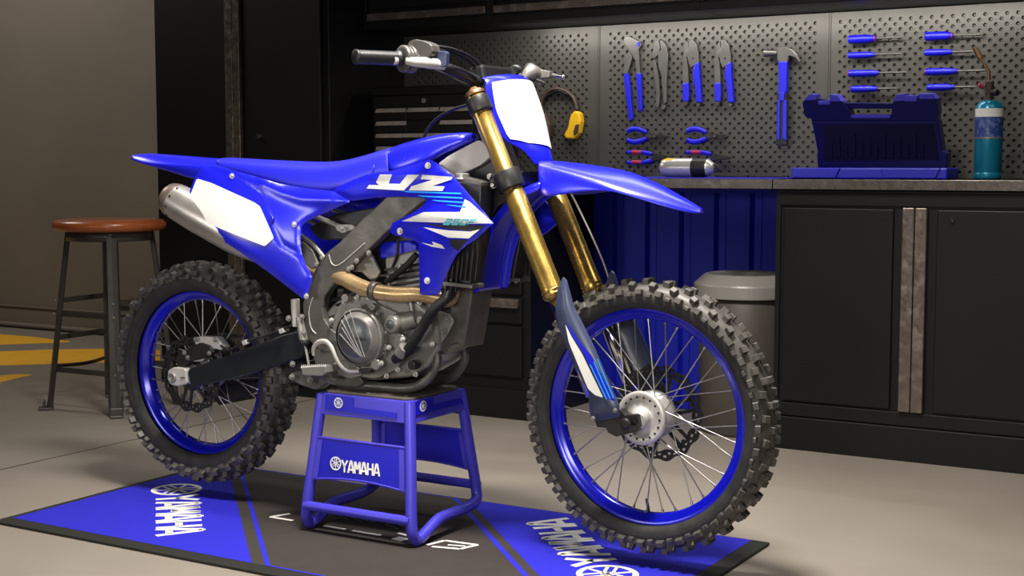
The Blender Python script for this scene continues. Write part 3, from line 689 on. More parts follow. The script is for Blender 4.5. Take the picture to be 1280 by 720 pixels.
# ================================================================== PIT MAT
MX0, MX1, MY0, MY1 = -1.0, .972, -.555, .350
t = thing('pit_mat', 'blue and black pit mat lying under the motorcycle and its stand', 'mat', (0, -.1, 0))
MB().box(MX0, MX1, MY0, MY1, .0008, .009).build('mat_base', M_matedge, t, bevel=.003)
ZT = .0095
def clip(poly, a, b, c):    # keep a*x+b*y<=c
    out = []
    for i in range(len(poly)):
        p, q = poly[i], poly[(i + 1) % len(poly)]; dp, dq = a * p[0] + b * p[1] - c, a * q[0] + b * q[1] - c
        if dp <= 0: out.append(p)
        if dp * dq < 0: k = dp / (dp - dq); out.append((p[0] + (q[0] - p[0]) * k, p[1] + (q[1] - p[1]) * k))
    return out
def flat(poly, z0, z1): return MB().prism([(x, y, z1) for x, y in poly], (0, 0, z0 - z1))
IN = [(MX0 + .024, MY0 + .048), (MX1 - .05, MY0 + .048), (MX1 - .05, MY1 - .008), (MX0 + .024, MY1 - .008)]
A1, A2, A3, B1, B2, B3 = -.592, -.548, -.530, .306, .328, .362
flat(clip(IN, 1, 1, A1), .005, ZT).build('mat_print', M_matblue, t, label='blue triangle at the rear wheel end')
flat(clip(IN, -1, -1, -B3), .005, ZT).build('mat_print', M_matblue, t, label='blue field at the front wheel end')
mid = clip(clip(IN, -1, -1, -A1), 1, 1, B3)
flat(mid, .005, ZT - .0003).build('mat_print', M_matb, t, label='black centre field')
b = MB()
for lo, hi in ((A2, A3), (B1, B2)):
    p = clip(clip(IN, -1, -1, -lo), 1, 1, hi); b.prism([(x, y, ZT) for x, y in p], (0, 0, -.003))
for y0, y1 in ((MY0 + .048, MY0 + .055), (MY1 - .014, MY1 - .008)):
    p = clip(clip([(MX0, y0), (MX1, y0), (MX1, y1), (MX0, y1)], -1, -1, -A2), 1, 1, B2); b.prism([(x, y, ZT + .0001) for x, y in p], (0, 0, -.003))
b.build('mat_stripe', M_matblue, t, label='thin blue outline of the black centre')
def mat_text(o, u, v, hgt, wd_, label):
    # o origin of the logo end, u reading direction, v up direction
    o, u, v = Vector(o), Vector(u).normalized(), Vector(v).normalized(); asp = 1.0
    pol, W = letters('YAMAHA', .14, .30, hgt / wd_)
    fn = lambda x, y: Vector((*(o + u * (x * wd_) + v * ((y - .5) * hgt)), ZT + .0006))
    mb = polys_to_mb(pol, fn, 1, (0, 0, -1))
    lg = logo_polys(0, 0, hgt * .62, 1)
    fn2 = lambda x, y: Vector((*(o - u * (hgt * .68 - x) + v * y), ZT + .0006))
    m2 = polys_to_mb(lg, fn2, 1, (0, 0, -1)); mb.add(m2.v, m2.f)
    mb.build('mat_lettering', M_creme, t, label=label)
S2 = math.sqrt(.5)
mat_text((-.765, -.070), (1, -1), (1, 1), .125, .069, 'white YAMAHA lettering at the rear wheel end')
mat_text((.672, -.075), (-1, 1), (-1, -1), .125, .069, 'white YAMAHA lettering at the front wheel end')
b = MB()
def mstroke(p, q, w_=.012, z=ZT + .0006):
    p, q = onz(*p, .01), onz(*q, .01); d = (q - p); d.z = 0; d.normalize(); n_ = Vector((-d.y, d.x, 0)) * w_ / 2
    vs = [Vector((k.x, k.y, z)) for k in (p + n_, p - n_, q - n_, q + n_)]; b.prism(vs, (0, 0, -.0004))
mstroke((338, 646), (362, 642)); mstroke((338, 646), (366, 650.5)); mstroke((383, 653.5), (395, 655)); mstroke((405, 657), (432, 661.5)); mstroke((440, 663), (476, 669))
mstroke((494, 672), (506, 675), .03); mstroke((540, 683), (575, 686)); mstroke((575, 686), (597, 681)); mstroke((597, 681), (556, 675.5)); mstroke((556, 675.5), (534, 681)); mstroke((560, 681), (582, 682.5), .008)
mstroke((516, 671), (536, 673)); mstroke((512, 670), (498, 666), .01)
b.build('mat_lettering', M_creme, t, label='white outlined wordmark in the black centre')
b = MB()
for p, q in (((424, 646), (437, 650)), ((440, 647), (452, 652)), ((447, 647), (468, 653)), ((463, 651), (478, 652)), ((482, 655), (498, 661)), ((500, 656), (512, 664)), ((512, 658), (543, 664)), ((515, 664), (535, 660))):
    mstroke(p, q, .009)
b.build('mat_lettering', M_tool, t, label='grey strokes of the centre wordmark')

# ================================================================== STAND
t = thing('motorcycle_stand', 'blue steel lift stand under the motorcycle engine', 'stand', (0, -.02, ZT))
ZG = ZT + .0160; r = .0155
def V3(x, y, z): return Vector((x, y, z))
TA = {'L1': V3(-.145, -.140, .385), 'L2': V3(.148, -.140, .372), 'L3': V3(.145, .110, .385), 'L4': V3(-.145, .110, .385)}
BA = {'L1': V3(-.172, -.190, ZG), 'L2': V3(.186, -.190, ZG), 'L3': V3(.186, .150, ZG), 'L4': V3(-.172, .150, ZG)}
for s_ in ('L2',): TA[s_].z = .385
def side_loop(f, b):   # leg down, round the floor and up the other side in one bent tube
    tf, tb, bf, bb_ = TA[f], TA[b], BA[f], BA[b]
    def lerp(p, q, k): return p + (q - p) * k
    m0, m1 = lerp(bf, bb_, .30), lerp(bf, bb_, .70)
    pts = [tf, lerp(tf, bf, .5), lerp(tf, bf, .88), lerp(tf, bf, .97) + V3(0, .012, 0), lerp(bf, bb_, .10), lerp(bf, bb_, .33) + V3(0, 0, .030), lerp(bf, bb_, .44) + V3(0, 0, .036), lerp(bf, bb_, .75) + V3(0, 0, .036), lerp(bf, bb_, .92) + V3(0, 0, .045), lerp(tb, bb_, .80), lerp(tb, bb_, .5), tb]
    return pts
for f, b_ in (('L1', 'L4'), ('L2', 'L3')):
    MB().tube(side_loop(f, b_), r, 16, smooth=5).build('side_frame', M_stand, t)
MB().tube([BA['L1'] + V3(.004, .0, .055), BA['L2'] + V3(-.004, .0, .055)], .013, 14).build('cross_tube', M_stand, t)
MB().tube([BA['L4'] + V3(.004, .0, .085), BA['L3'] + V3(-.004, .0, .085)], .013, 14).build('cross_tube', M_stand, t)
# top plate with folded skirts
tz = .389
def ring_pts(e, z): return [V3(-.145 - e, -.140 - e, z), V3(.148 + e, -.140 - e, z), V3(.148 + e, .110 + e, z), V3(-.145 - e, .110 + e, z)]
b = MB(); b.prism(ring_pts(.008, tz), (0, 0, -.010)); 
q0, q1 = ring_pts(.0085, tz - .003), ring_pts(.0150, tz - .058)
for k in range(4): b.prism([q0[k], q0[(k + 1) % 4], q1[(k + 1) % 4], q1[k]], (q0[(k + 3) % 4] - q0[k]).normalized() * .004)
b.build('top_skirt', M_stand, t, bevel=.002, seg=3)
b = MB(); b.prism([V3(x_, y_, tz + .0065) for x_, y_ in rounded([(-.146, -.141), (.149, -.141), (.149, .111), (-.146, .111)], .1, .02)], (0, 0, -.007)); b.build('rubber_top', mat('stand_rubber_top', (.075, .06, .05), .6, 0, .2, 20, .1, 150), t, bevel=.002)
for x_, y_ in ((-.11, -.11), (0, -.125), (.115, -.11), (.115, .08), (0, .09), (-.11, .08), (.105, -.02)): MB().cyl((x_, y_, tz + .006), (0, 0, 1), .006, .002, 12).build('screw', M_silver, t)
# front and back plates between legs
def leg_at(L, z): return TA[L] + (BA[L] - TA[L]) * ((TA[L].z - z) / (TA[L].z - BA[L].z))
def cross_plate(La, Lb, off, name):
    rows = []; 
    for j in range(9):
        z_ = j / 8; row = []
        for i in range(17):
            u_ = i / 16; zt_ = .268; zb_ = .152 - .014 * (4 * u_ * (1 - u_)) * -1
            zz = zt_ + (zb_ - zt_) * z_; a, b__ = leg_at(La, zz), leg_at(Lb, zz)
            pp = a + (b__ - a) * u_; pp.y += off; pp.z = zz; row.append(pp)
        rows.append(row)
    m_ = MB().grid(rows); o = m_.build(name, M_standplate, t, solid=.004, soff=0)
    e = MB(); 
    e.tube([rows[0][i] for i in range(17)], .004, 6); e.tube([rows[-1][i] for i in range(17)], .0035, 6)
    for L, s_ in ((La, 1), (Lb, -1)):
        e.obox((leg_at(L, .21) + V3(s_ * .022, off - .003, 0)), (leg_at(L, .26) - leg_at(L, .16)) * .52, V3(.008, 0, 0), V3(0, .002, 0))
    e.build('plate_flange', M_stand, o)
    return o, rows
fp, rows = cross_plate('L1', 'L2', -.006, 'front_plate')
bp, _ = cross_plate('L4', 'L3', .004, 'back_plate')
def plate_text(quad, Y, parent, name='plate_lettering', logo=True, text='YAMAHA', ctr=None):
    pass
def px_text(mbq, o, ux, vx, pol, Yf):    # o px origin, ux px per unit u, vx px per unit v
    fn = lambda x, y: at(o[0] + ux[0] * x + vx[0] * y, o[1] + ux[1] * x + vx[1] * y, Yf(o[0] + ux[0] * x + vx[0] * y, o[1] + ux[1] * x + vx[1] * y))
    return polys_to_mb(pol, fn, 2, (0, 1, 0))
def plateY(x, y):   # y of the stand's front plate at a pixel
    z_ = at(x, y, -.17).z; return leg_at('L1', z_).y - .0088 - .002
pol, W = letters('YAMAHA', .16, .30, 1.9)
m1 = px_text(None, (427, 590), (47 / W, 5.5 / W), (.3, -15), pol, plateY)
lg = logo_polys(0, 0, 1, 1); m2 = px_text(None, (419.5, 579.3), (6.9, .7), (.2, -8.6), lg, plateY); m1.add(m2.v, m2.f)
m1.build('plate_lettering', M_creme, fp, solid=.0006, soff=1)
b = MB()
Yt = lambda x, y, e=.0042: -.1485 - (.386 - at(x, y, -.150).z) / .055 * .0065 - e
Ys = lambda x, y: Yt(x, y, .0022)
Xs = lambda z_, e=.0042: .1565 + (.386 - z_) / .055 * .0065 + e
m2 = px_text(None, (423, 503.5), (5.4, .6), (.2, -6.6), lg, Yt); b.add(m2.v, m2.f)
# logo on the right-hand skirt, facing +x
def onx(x, y, X): 
    r_ = FW + RT * ((x - 640) / FPX) + UP * ((360 - y) / FPX); return CAM + r_ * ((X - CAM.x) / r_.x)
fn = lambda u_, v_: onx(529 + 4.2 * u_, 507.5 - 1.2 * u_ - 6.8 * v_, Xs(onx(529, 507.5 - 6.8 * v_, .16).z))
m3 = polys_to_mb(lg, fn, 1, (-1, 0, 0)); b.add(m3.v, m3.f)
b.build('skirt_emblem', M_creme, t)
def sp(x, y): return at(x, y, Ys(x, y))
def sx_(x, y): return onx(x, y, Xs(onx(x, y, .16).z, .0022))
for fn_, pol in ((sp, [(407, 493), (442, 497), (442, 516), (405.5, 511.5)]), (sp, [(442, 509), (496, 516), (496, 523), (442, 516)]), (sx_, [(519, 502.5), (541, 496.5), (541, 514), (518, 520)]), (sx_, [(541, 506), (577, 497.5), (578, 504), (541, 514)])):
    MB().grid([[fn_(*pol[0]), fn_(*pol[1])], [fn_(*pol[3]), fn_(*pol[2])]]).build('skirt_print', M_standplate, t, solid=.0006, soff=0, label='darker blue printed block')

# ================================================================== MOTORCYCLE
bike = thing('motocross_bike', 'blue and white off-road motorcycle with knobbly tyres raised on the blue stand', 'motorcycle', (0, 0, .405))
FX, RX, WZ = .775, -.706, .386

def wheel(cx, R, Rk, hw, rimR, rimw, front, xf):
    tag = 'front_wheel' if front else 'rear_wheel'
    c = Vector((cx, 0, WZ)); Y_ = (0, 1, 0)
    # rim is the wheel part; the rest hang on it
    rp = [(rimR, -rimw), (rimR + .002, -rimw + .002), (rimR - .001, -rimw + .006), (rimR - .008, -rimw + .007), (rimR - .015, -rimw * .55), (rimR - .022, -.008), (rimR - .022, .008), (rimR - .015, rimw * .55), (rimR - .008, rimw - .007), (rimR - .001, rimw - .006), (rimR + .002, rimw - .002), (rimR, rimw),
          (rimR - .004, rimw), (rimR - .013, rimw - .005), (rimR - .020, rimw * .5), (rimR - .027, .010), (rimR - .027, -.010), (rimR - .020, -rimw * .5), (rimR - .013, -rimw + .005), (rimR - .004, -rimw), (rimR, -rimw)]
    rim = MB().lathe(rp, c, Y_, 96).xf(xf).build(tag, M_rim, bike)
    rc = (rimR + R) / 2 - .002; b_ = (R - rimR) / 2 + .004; prof = []
    def sec(a, e=0):     # a: angle round the tyre section, 0 = crown
        ca, sa = math.cos(a), math.sin(a); p = 2.4 
        k = (abs(ca) ** p + abs(sa) ** p) ** (-1 / p)
        return rc + ca * k * (b_ + e), sa * k * (hw + e)
    for i in range(-14, 15):
        r_, y_ = sec(i / 14 * 2.45)
        if abs(i) == 9: r_ += .0015; y_ *= 1.03
        prof.append((r_, y_))
    tyre = MB().lathe(prof, c, Y_, 120)
    tyre.build('tyre', M_rubber, rim) if False else None
    tyre.xf(xf).build('tyre', M_rubber, rim)
    kb = MB(); N = 36 if front else 34
    h = Rk - R
    def knob(th, a, lw, ll, hh, yaw=0):
        r_, y_ = sec(a); r2, y2 = sec(a + .02); tv = Vector((r2 - r_, y2 - y_)).normalized()       # along section
        er = Vector((math.cos(th), 0, math.sin(th))); et = Vector((-math.sin(th), 0, math.cos(th))); ey = Vector((0, 1, 0))
        lat = er * tv.x + ey * tv.y; nrm = (er * tv.y - ey * tv.x) * (1 if True else -1)
        if nrm.dot(er * math.cos(a) + ey * math.sin(a)) < 0: nrm = -nrm
        p = c + er * r_ + ey * y_; l2 = (lat * math.cos(yaw) + et * math.sin(yaw)); e2 = (et * math.cos(yaw) - lat * math.sin(yaw))
        bt, tp = p - nrm * .004, p + nrm * hh
        vs = [bt + l2 * (i * lw * .58) + e2 * (j * ll * .60) for i, j in ((-1, -1), (1, -1), (1, 1), (-1, 1))] + [tp + l2 * (i * lw * .5) + e2 * (j * ll * .5) for i, j in ((-1, -1), (1, -1), (1, 1), (-1, 1))]
        kb.add(vs, [(4, 5, 6, 7), (0, 1, 5, 4), (1, 2, 6, 5), (2, 3, 7, 6), (3, 0, 4, 7)])
    dth = 2 * PI / N
    for k in range(N):
        th = k * dth
        if front:
            for s_ in (-1, 1):
                knob(th, s_ * .30, .016, .016, h, s_ * .1); knob(th + dth * .1, s_ * 1.20, .014, .018, h * .9)
                knob(th + dth * .5, s_ * .76, .015, .017, h * .97, s_ * .2)
                knob(th + dth * .6, s_ * 1.36, .009, .013, h * .7)
        else:
            for s_ in (-1, 1):
                knob(th, s_ * .30, .017, .016, h, s_ * .08); knob(th + dth * .1, s_ * 1.12, .016, .018, h * .95)
                knob(th + dth * .5, s_ * .70, .017, .017, h, s_ * .15); knob(th + dth * .6, s_ * 1.34, .012, .014, h * .8)
            knob(th + dth * .5, 0, .016, .015, h)
    kb.lathe([(q_[0], q_[1]) for q_ in [sec(i / 10 * 1.42, .0006) for i in range(-10, 11)]], c, Y_, 120)
    kb.xf(xf).build('tyre_knobs', M_knob, rim, bevel=.0012, seg=1)
    # sidewall raised band
    sw = MB()
    for s_ in (-1, 1):
        pr_ = [sec(s_ * a_, .0012) for a_ in (1.62, 1.66, 1.9, 1.94)]; pr_ = pr_ if s_ > 0 else pr_[::-1]
        sw.lathe(pr_, c, Y_, 96)
    sw.xf(xf).build('sidewall_band', M_rubber, rim)
    # hub
    if front:
        hp = [(0, -.062), (.016, -.062), (.019, -.060), (.025, -.046), (.028, -.040), (.031, -.038), (.046, -.038), (.048, -.040), (.060, -.042), (.066, -.041), (.068, -.037), (.067, -.031), (.052, -.028), (.034, -.020), (.034, .0), (.046, .006), (.060, .014), (.062, .034), (.058, .044), (.035, .048), (.02, .058), (0, .058)]
        hub = MB().lathe(hp, c, Y_, 48).xf(xf).build('hub', M_bright, rim, label='bright aluminium hub')
        ring = MB()
        for k in range(18):
            a_ = k * PI / 9; ring.cyl(c + Vector((.053 * math.cos(a_), -.0412, .053 * math.sin(a_))), (0, -1, 0), .0032, .001, 8)
        ring.xf(xf).build('hub_hole', M_dark, rim)
        hr, hy = .056, .026; dr, dy, ir = .125, .056, .045
    else:
        hp = [(0, -.06), (.022, -.06), (.026, -.055), (.028, -.045), (.050, -.043), (.050, -.036), (.032, -.030), (.028, 0), (.032, .030), (.052, .036), (.052, .044), (.028, .05), (.02, .065), (0, .065)]
        hub = MB().lathe(hp, c, Y_, 48).xf(xf).build('hub', M_blue if False else M_bright, rim, label='bright aluminium hub')
        hr, hy = .047, .039; dr, dy, ir = .118, -.060, .05
    # wave brake disc with slots
    n_ = 144; db = MB(); t_ = .0018; vs = []; NR = 5
    for side in (-1, 1):
        for rr in range(NR):
            for k in range(n_):
                a_ = 2 * PI * k / n_; ro = dr - .0035 * (1 - math.cos(14 * a_)); ri = dr - .031 + .003 * (1 - math.cos(14 * a_))
                rad = ri + (ro - ri) * (0, .28, .5, .72, 1)[rr]; vs.append(c + Vector((rad * math.cos(a_), dy + side * t_, rad * math.sin(a_))))
    fs = []
    def holed(rr, k): return (rr == 1 and k % 6 in (0, 1)) or (rr == 2 and k % 6 in (3, 4))
    o_ = NR * n_
    for k in range(n_):
        k2 = (k + 1) % n_
        for rr in range(NR - 1):
            if holed(rr, k): continue
            fs.append((rr * n_ + k, rr * n_ + k2, (rr + 1) * n_ + k2, (rr + 1) * n_ + k)[::-1])
            fs.append((o_ + rr * n_ + k, o_ + rr * n_ + k2, o_ + (rr + 1) * n_ + k2, o_ + (rr + 1) * n_ + k))
        fs.append(((NR - 1) * n_ + k, (NR - 1) * n_ + k2, o_ + (NR - 1) * n_ + k2, o_ + (NR - 1) * n_ + k)); fs.append((k, k2, o_ + k2, o_ + k)[::-1])
    db.add(vs, fs)
    for k in range(6):   # carrier arms
        a_ = k * PI / 3 + .3; u_ = Vector((math.cos(a_), 0, math.sin(a_))); v_ = Vector((-math.sin(a_), 0, math.cos(a_)))
        for q in (-1, 1):
            p0 = c + u_ * (ir - .012) + v_ * q * .012; p1 = c + u_ * (dr - .024) + v_ * q * .024 * .6
            p0.y = p1.y = dy; dd = (p1 - p0).normalized(); n2 = dd.cross(Vector((0, 1, 0)))
            db.obox((p0 + p1) / 2, (p1 - p0) / 2, n2 * .0045, Vector((0, .0018, 0)))
        db.cyl(c + u_ * (dr - .027) + Vector((0, dy + .004, 0)), (0, -1, 0), .006, .008, 10)
    db.lathe([(ir - .016, dy - .002), (ir, dy - .002), (ir, dy + .002), (ir - .016, dy + .002), (ir - .016, dy - .002)], c, Y_, 36)
    db.xf(xf).build('brake_disc', M_black, rim, label='black wave-edged brake disc')
    if not front:
        sp = MB(); n2 = 96; vs = []; R_ = .108
        for side in (-1, 1):
            for rr in (.080, None):
                for k in range(n2):
                    a_ = 2 * PI * k / n2; rad = rr if rr else (R_ if k % 2 else R_ - .007)
                    vs.append(c + Vector((rad * math.cos(a_), .062 + side * .003, rad * math.sin(a_))))
        fs = []
        for k in range(n2):
            k2 = (k + 1) % n2
            fs += [(k, k2, n2 + k2, n2 + k)[::-1], (2 * n2 + k, 2 * n2 + k2, 3 * n2 + k2, 3 * n2 + k), (n2 + k, n2 + k2, 3 * n2 + k2, 3 * n2 + k), (k, k2, 2 * n2 + k2, 2 * n2 + k)[::-1]]
        sp.add(vs, fs)
        for k in range(6):
            a_ = k * PI / 3; u_ = Vector((math.cos(a_), 0, math.sin(a_))); p = c + u_ * .064; p.y = .062
            sp.obox(p, u_ * .020, Vector((0, 1, 0)).cross(u_) * .008, Vector((0, .003, 0)))
        sp.lathe([(.030, .059), (.050, .059), (.050, .065), (.030, .065), (.030, .059)], c, Y_, 36)
        sp.build('sprocket', M_black, rim, label='black toothed sprocket')
    for k in range(36):
        s_ = -1 if k % 2 else 1; a0 = k * PI / 18; cr = .62 if (k // 2) % 2 else -.62
        rr = rimR - .024; p1 = c + Vector((math.cos(a0) * rr, s_ * .004, math.sin(a0) * rr)); a1 = a0 + cr
        p0 = c + Vector((math.cos(a1) * hr, s_ * (hy + (.002 if (k // 2) % 2 else -.001)), math.sin(a1) * hr))
        m_ = MB().tube([p0, p1], .0017, 6); d = (p0 - p1).normalized(); m_.tube([p1 - d * .004, p1 + d * .012], .0032, 6)
        m_.xf(xf).build('spoke', M_spoke, rim)
    if front:
        a_ = -PI / 2 + .02; p = c + Vector((math.cos(a_) * (rimR - .026), 0, math.sin(a_) * (rimR - .026))); p2 = c + Vector((math.cos(a_ - .02) * (rimR - .062), -.004, math.sin(a_ - .02) * (rimR - .062)))
        MB().tube([p, p2], [.0042, .0036], 8).xf(xf).build('valve_stem', M_black, rim)
    return rim
STE = Matrix.Translation((FX, 0, WZ)) @ Matrix.Rotation(math.radians(-2.4), 4, 'Z') @ Matrix.Translation((-FX, 0, -WZ))
wheel(FX, .3315, .3455, .041, .272, .023, True, STE)
wheel(RX, .3195, .336, .054, .247, .030, False, Matrix.Identity(4))

def pipe(name, m, pts, r, sm=6, n=12, parent=bike, **k): return MB().tube([at(*p) for p in pts], r, n, smooth=sm).build(name, m, parent, **k)
def pp(name, m, poly, Y, th, parent=bike, bevel=.002, rnd=.12, **k):
    return MB().prism([at(x, y, Y) for x, y in (rounded(poly, rnd, 3) if rnd else poly)], (0, th, 0)).build(name, m, parent, bevel=bevel, **k)

# ---- fork
A0, A1 = at(592, 113, -.105), at(694, 372, -.105)
ax = (A1 - A0).normalized(); Lf = (A1 - A0).length
for s_ in (1, -1):
    mk = (lambda b: b) if s_ == 1 else (lambda b: b.mirrored())
    c0 = A0
    fo = mk(MB().lathe([(0, .004), (.0235, .004), (.0235, Lf * .46), (.0275, Lf * .47), (.0275, Lf - .03), (.0285, Lf - .028), (.0285, Lf - .006), (.026, Lf), (.02, Lf + .002), (0, Lf + .002)], c0, ax, 32)).build('fork_tube', M_gold, bike, label='gold fork tube')
    b = MB()
    for q in (.012, .022): b.lathe([(.0288, Lf - q), (.0298, Lf - q + .001), (.0298, Lf - q + .004), (.0288, Lf - q + .005)], c0, ax, 32)
    mk(b).build('seal_ring', M_gold, fo)
    mk(MB().lathe([(0, -.006), (.012, -.006), (.014, 0), (.021, .001), (.023, .006), (.023, .014)], c0, ax, 8, smooth=False).lathe([(.0235, .004), (.026, .006), (.026, .014)], c0, ax, 24)).build('fork_cap', M_brass, fo, label='bronze hexagonal fork cap')
    mk(MB().lathe([(.0, Lf - .005), (.019, Lf - .005), (.019, Lf + .26), (0, Lf + .26)], c0, ax, 24)).build('fork_slider', M_chrome, fo)
# clamps
cb = MB(); cb.lathe([(.024, .020), (.031, .022), (.031, .060), (.024, .062)], A0, ax, 28).mirror()
cb.obox(Vector((A0.x + ax.x * .04 - .006, 0, A0.z + ax.z * .04)), Vector((.032, 0, .008)), Vector((0, .085, 0)), Vector((.004, 0, .012)))
cb.build('top_clamp', M_dark, bike, bevel=.002)
dl = (at(637, 226, -.105) - A0).dot(ax)
cb = MB(); cb.lathe([(.026, dl - .027), (.036, dl - .025), (.036, dl + .022), (.026, dl + .024)], A0, ax, 28)
cb.obox(A0 + ax * dl + Vector((-.034, -.008, 0)), Vector((.012, 0, .003)), Vector((0, .014, 0)), Vector((.004, 0, -.018)))
cb.mirror(); q = A0 + ax * dl; cb.obox(Vector((q.x - .01, 0, q.z)), Vector((.034, 0, .008)), Vector((0, .085, 0)), Vector((.004, 0, .018)))
lc = cb.build('lower_clamp', M_dark, bike, bevel=.002)
for dz in (-.012, .012): MB().bolt(A0 + ax * (dl + dz) + Vector((-.040, -.020, 0)), (0, -1, 0), .0055, .005).build('bolt', M_silver, lc)
st = MB().tube([Vector((A0.x - .055 + ax.x * .02, 0, A0.z + ax.z * .02)), Vector((A0.x - .055 + ax.x * dl, 0, A0.z + ax.z * dl))], .034, 20); st.build('steering_head', M_head, bike)
# fork guards
GO = [(704, 345.5), (709, 350.5), (717, 381), (742.7, 432.7), (762, 478), (774.5, 506), (775, 521), (757, 524.5), (742.7, 526), (737.6, 519), (735, 489), (717, 453), (699, 412), (694, 386.5), (697, 361)]
G = Side(GO, [(704, 350, -.128), (715, 400, -.138), (735, 450, -.138), (760, 515, -.135)], bulge=.014, bw=8)
G.panel('fork_guard', M_guard, bike, thick=.004, step=4)
gd = [G.decal('guard_decal', [(706.5, 405), (714, 420), (728, 443), (741, 470), (754, 497), (744, 494), (735, 486), (722, 455), (711, 428)], M_creme, bike, label='white flash on the fork guard', both=True),
      G.decal('guard_decal', [(709, 402), (722, 424), (740, 446), (757, 478), (769, 502), (756, 497), (742, 468), (729, 441), (714, 418)], M_blue, bike, label='blue flash on the fork guard', both=True)]
for x_ in (0, 6, 12): G.decal('guard_decal', [(737 + x_ * .75, 456 - x_ * .6), (738.5 + x_ * .75, 455.6 - x_ * .6), (759 + x_ * .75, 499 - x_ * .1), (757.2 + x_ * .75, 499 - x_ * .1)], M_cyan, bike, off=.002, rnd=False, label='light blue pinstripe')
for p in ((769, 513), (741.5, 523)):
    b = MB().bolt(at(p[0], p[1], -.152), (0, -1, 0), .004, .003); b.build('bolt', M_silver, bike); b.mirrored().build('bolt', M_silver, bike)
# axle lugs
for s_ in (1, -1):
    b = MB(); pc = [(743, 524), (775, 512), (781, 519), (797, 518), (800, 533), (795, 540), (770, 546), (760, 541), (757, 535), (746, 534)]
    b.prism([at(x, y, -.085) for x, y in pc], (0, .030, 0))
    b.lathe([(0, 0), (.011, 0), (.012, .002), (.015, .003), (.017, .006), (.017, .03)], at(781, 530, -.088), (0, 1, 0), 24)
    (b if s_ == 1 else b.mirrored()).build('axle_lug', M_dark, bike, bevel=.004)
MB().tube([Vector((FX, -.085, WZ)), Vector((FX, .10, WZ))], .012, 16).build('front_axle', M_silver, bike)
b = MB().cyl((FX + .005, -.05, WZ), (0, -1, 0), .021, .022, 28); b.build('axle_spacer', M_bright, bike)
# front caliper on the far side
MB().obox((.70, .085, .34), (.035, 0, .02), (0, .022, 0), (-.015, 0, .028)).build('brake_caliper', M_dark, bike, bevel=.006)

# ---- front fender
st_ = [  # (centre px,py), (shoulder px,py,Y), (edge px,py,Y)
    ((674, 203), (672, 206, -.055), (676, 247, -.070)),
    ((693, 202.5), (686, 208, -.065), (692, 246, -.082)),
    ((733, 206), (716, 217, -.082), (728, 240, -.092)),
    ((773, 211.5), (750, 226, -.082), (760, 238, -.092)),
    ((796, 217.5), (775, 232, -.072), (785, 245, -.082)),
    ((830, 234), (812, 243, -.052), (820, 256, -.058)),
    ((857, 251), (848, 255, -.030), (853, 265, -.034)),
    ((870, 259.5), (866, 262, -.016), (868, 267, -.018)),
    ((877, 264), (876, 265, -.006), (876, 267, -.008))]
rows = []
for (cx_, cy_), (sx_, sy_, sY), (ex_, ey_, eY) in st_:
    c_, s1, e1 = at(cx_, cy_, 0), at(sx_, sy_, sY), at(ex_, ey_, eY)
    m1 = (c_ + s1) / 2 + Vector((0, 0, .004)); half = [e1, (e1 + s1) / 2 + Vector((0, -.003, .0)), s1, m1]
    rows.append(half + [c_] + [Vector((p.x, -p.y, p.z)) for p in half[::-1]])
fe = MB().grid(rows); fe.build('front_fender', M_blue, bike, sub=2, solid=.004, soff=-1)
b = MB(); b.bolt(at(700, 225, -.080), (0, -1, 0), .003, .002)
# splash part behind the fork
prof = [(676, 226), (655, 232), (636, 246), (620, 264), (607, 286), (598, 312), (593, 340), (590, 367)]
rows = []
for i, (x, y) in enumerate(prof):
    p = at(x, y, -.072); q = at(*prof[min(i + 1, 7)], -.072) - at(*prof[max(i - 1, 0)], -.072); nrm = Vector((-q.z, 0, q.x)).normalized()
    if nrm.x < 0: nrm = -nrm
    f1 = p + nrm * .026; hw_ = .072
    row = [Vector((f1.x, -hw_ - .002, f1.z)), Vector((p.x + nrm.x * .004, -hw_ - .001, p.z + nrm.z * .004)), Vector((p.x, -hw_ + .006, p.z)), Vector((p.x - nrm.x * .004, 0, p.z - nrm.z * .004))]
    rows.append(row + [Vector((v.x, -v.y, v.z)) for v in row[:3][::-1]])
MB().grid(rows).build('inner_fender', M_blue, bike, sub=1, solid=.003, soff=0)

# ---- front number plate
rp = [((606.5, 99), -.088, (659, 98), .088, .020), ((605.5, 106), -.094, (665, 106), .094, .026), ((607, 122), -.098, (671, 122), .098, .028), ((610, 141), -.098, (677.5, 140), .096, .030),
      ((618, 158), -.090, (682.5, 160), .090, .028), ((627, 175.5), -.078, (686.5, 180), .080, .024), ((641, 182), -.055, (688.5, 190), .062, .018), ((656, 188), -.035, (690, 197), .050, .012), ((669, 209), -.015, (691.5, 204), .045, .008)]
rows = []
for (l, ly, r_, ry, bl) in rp:
    a, b_ = at(*l, ly), at(*r_, ry); row = []
    for k in range(9):
        u_ = k / 8; p = a + (b_ - a) * u_; bb_ = bl * (1 - abs(2 * u_ - 1) ** 2.4); p.x += bb_; p.z += bb_ * .4; row.append(p)
    rows.append(row)
top = [p + Vector((-.022, 0, .003)) for p in rows[0]]
MB().grid([top] + rows).build('number_plate', M_blue, bike, sub=1, solid=.004, soff=0)
def ip(u_, v_):      # interpolate on the plate grid
    i = min(int(v_), len(rows) - 2); fv = v_ - i; k = min(int(u_), 7); fu = u_ - k
    p = (rows[i][k] * (1 - fu) + rows[i][k + 1] * fu) * (1 - fv) + (rows[i + 1][k] * (1 - fu) + rows[i + 1][k + 1] * fu) * fv
    return p + Vector((.0050, 0, .0018))
g = []
for k in range(14):
    v_ = .9 + (5.15 + .65 - .9) * k / 13
    lo = .55 if v_ < 5 else .55 + (v_ - 5) * 2.0
    g.append([ip(lo + (7.75 - lo) * j / 12, v_) for j in range(13)])
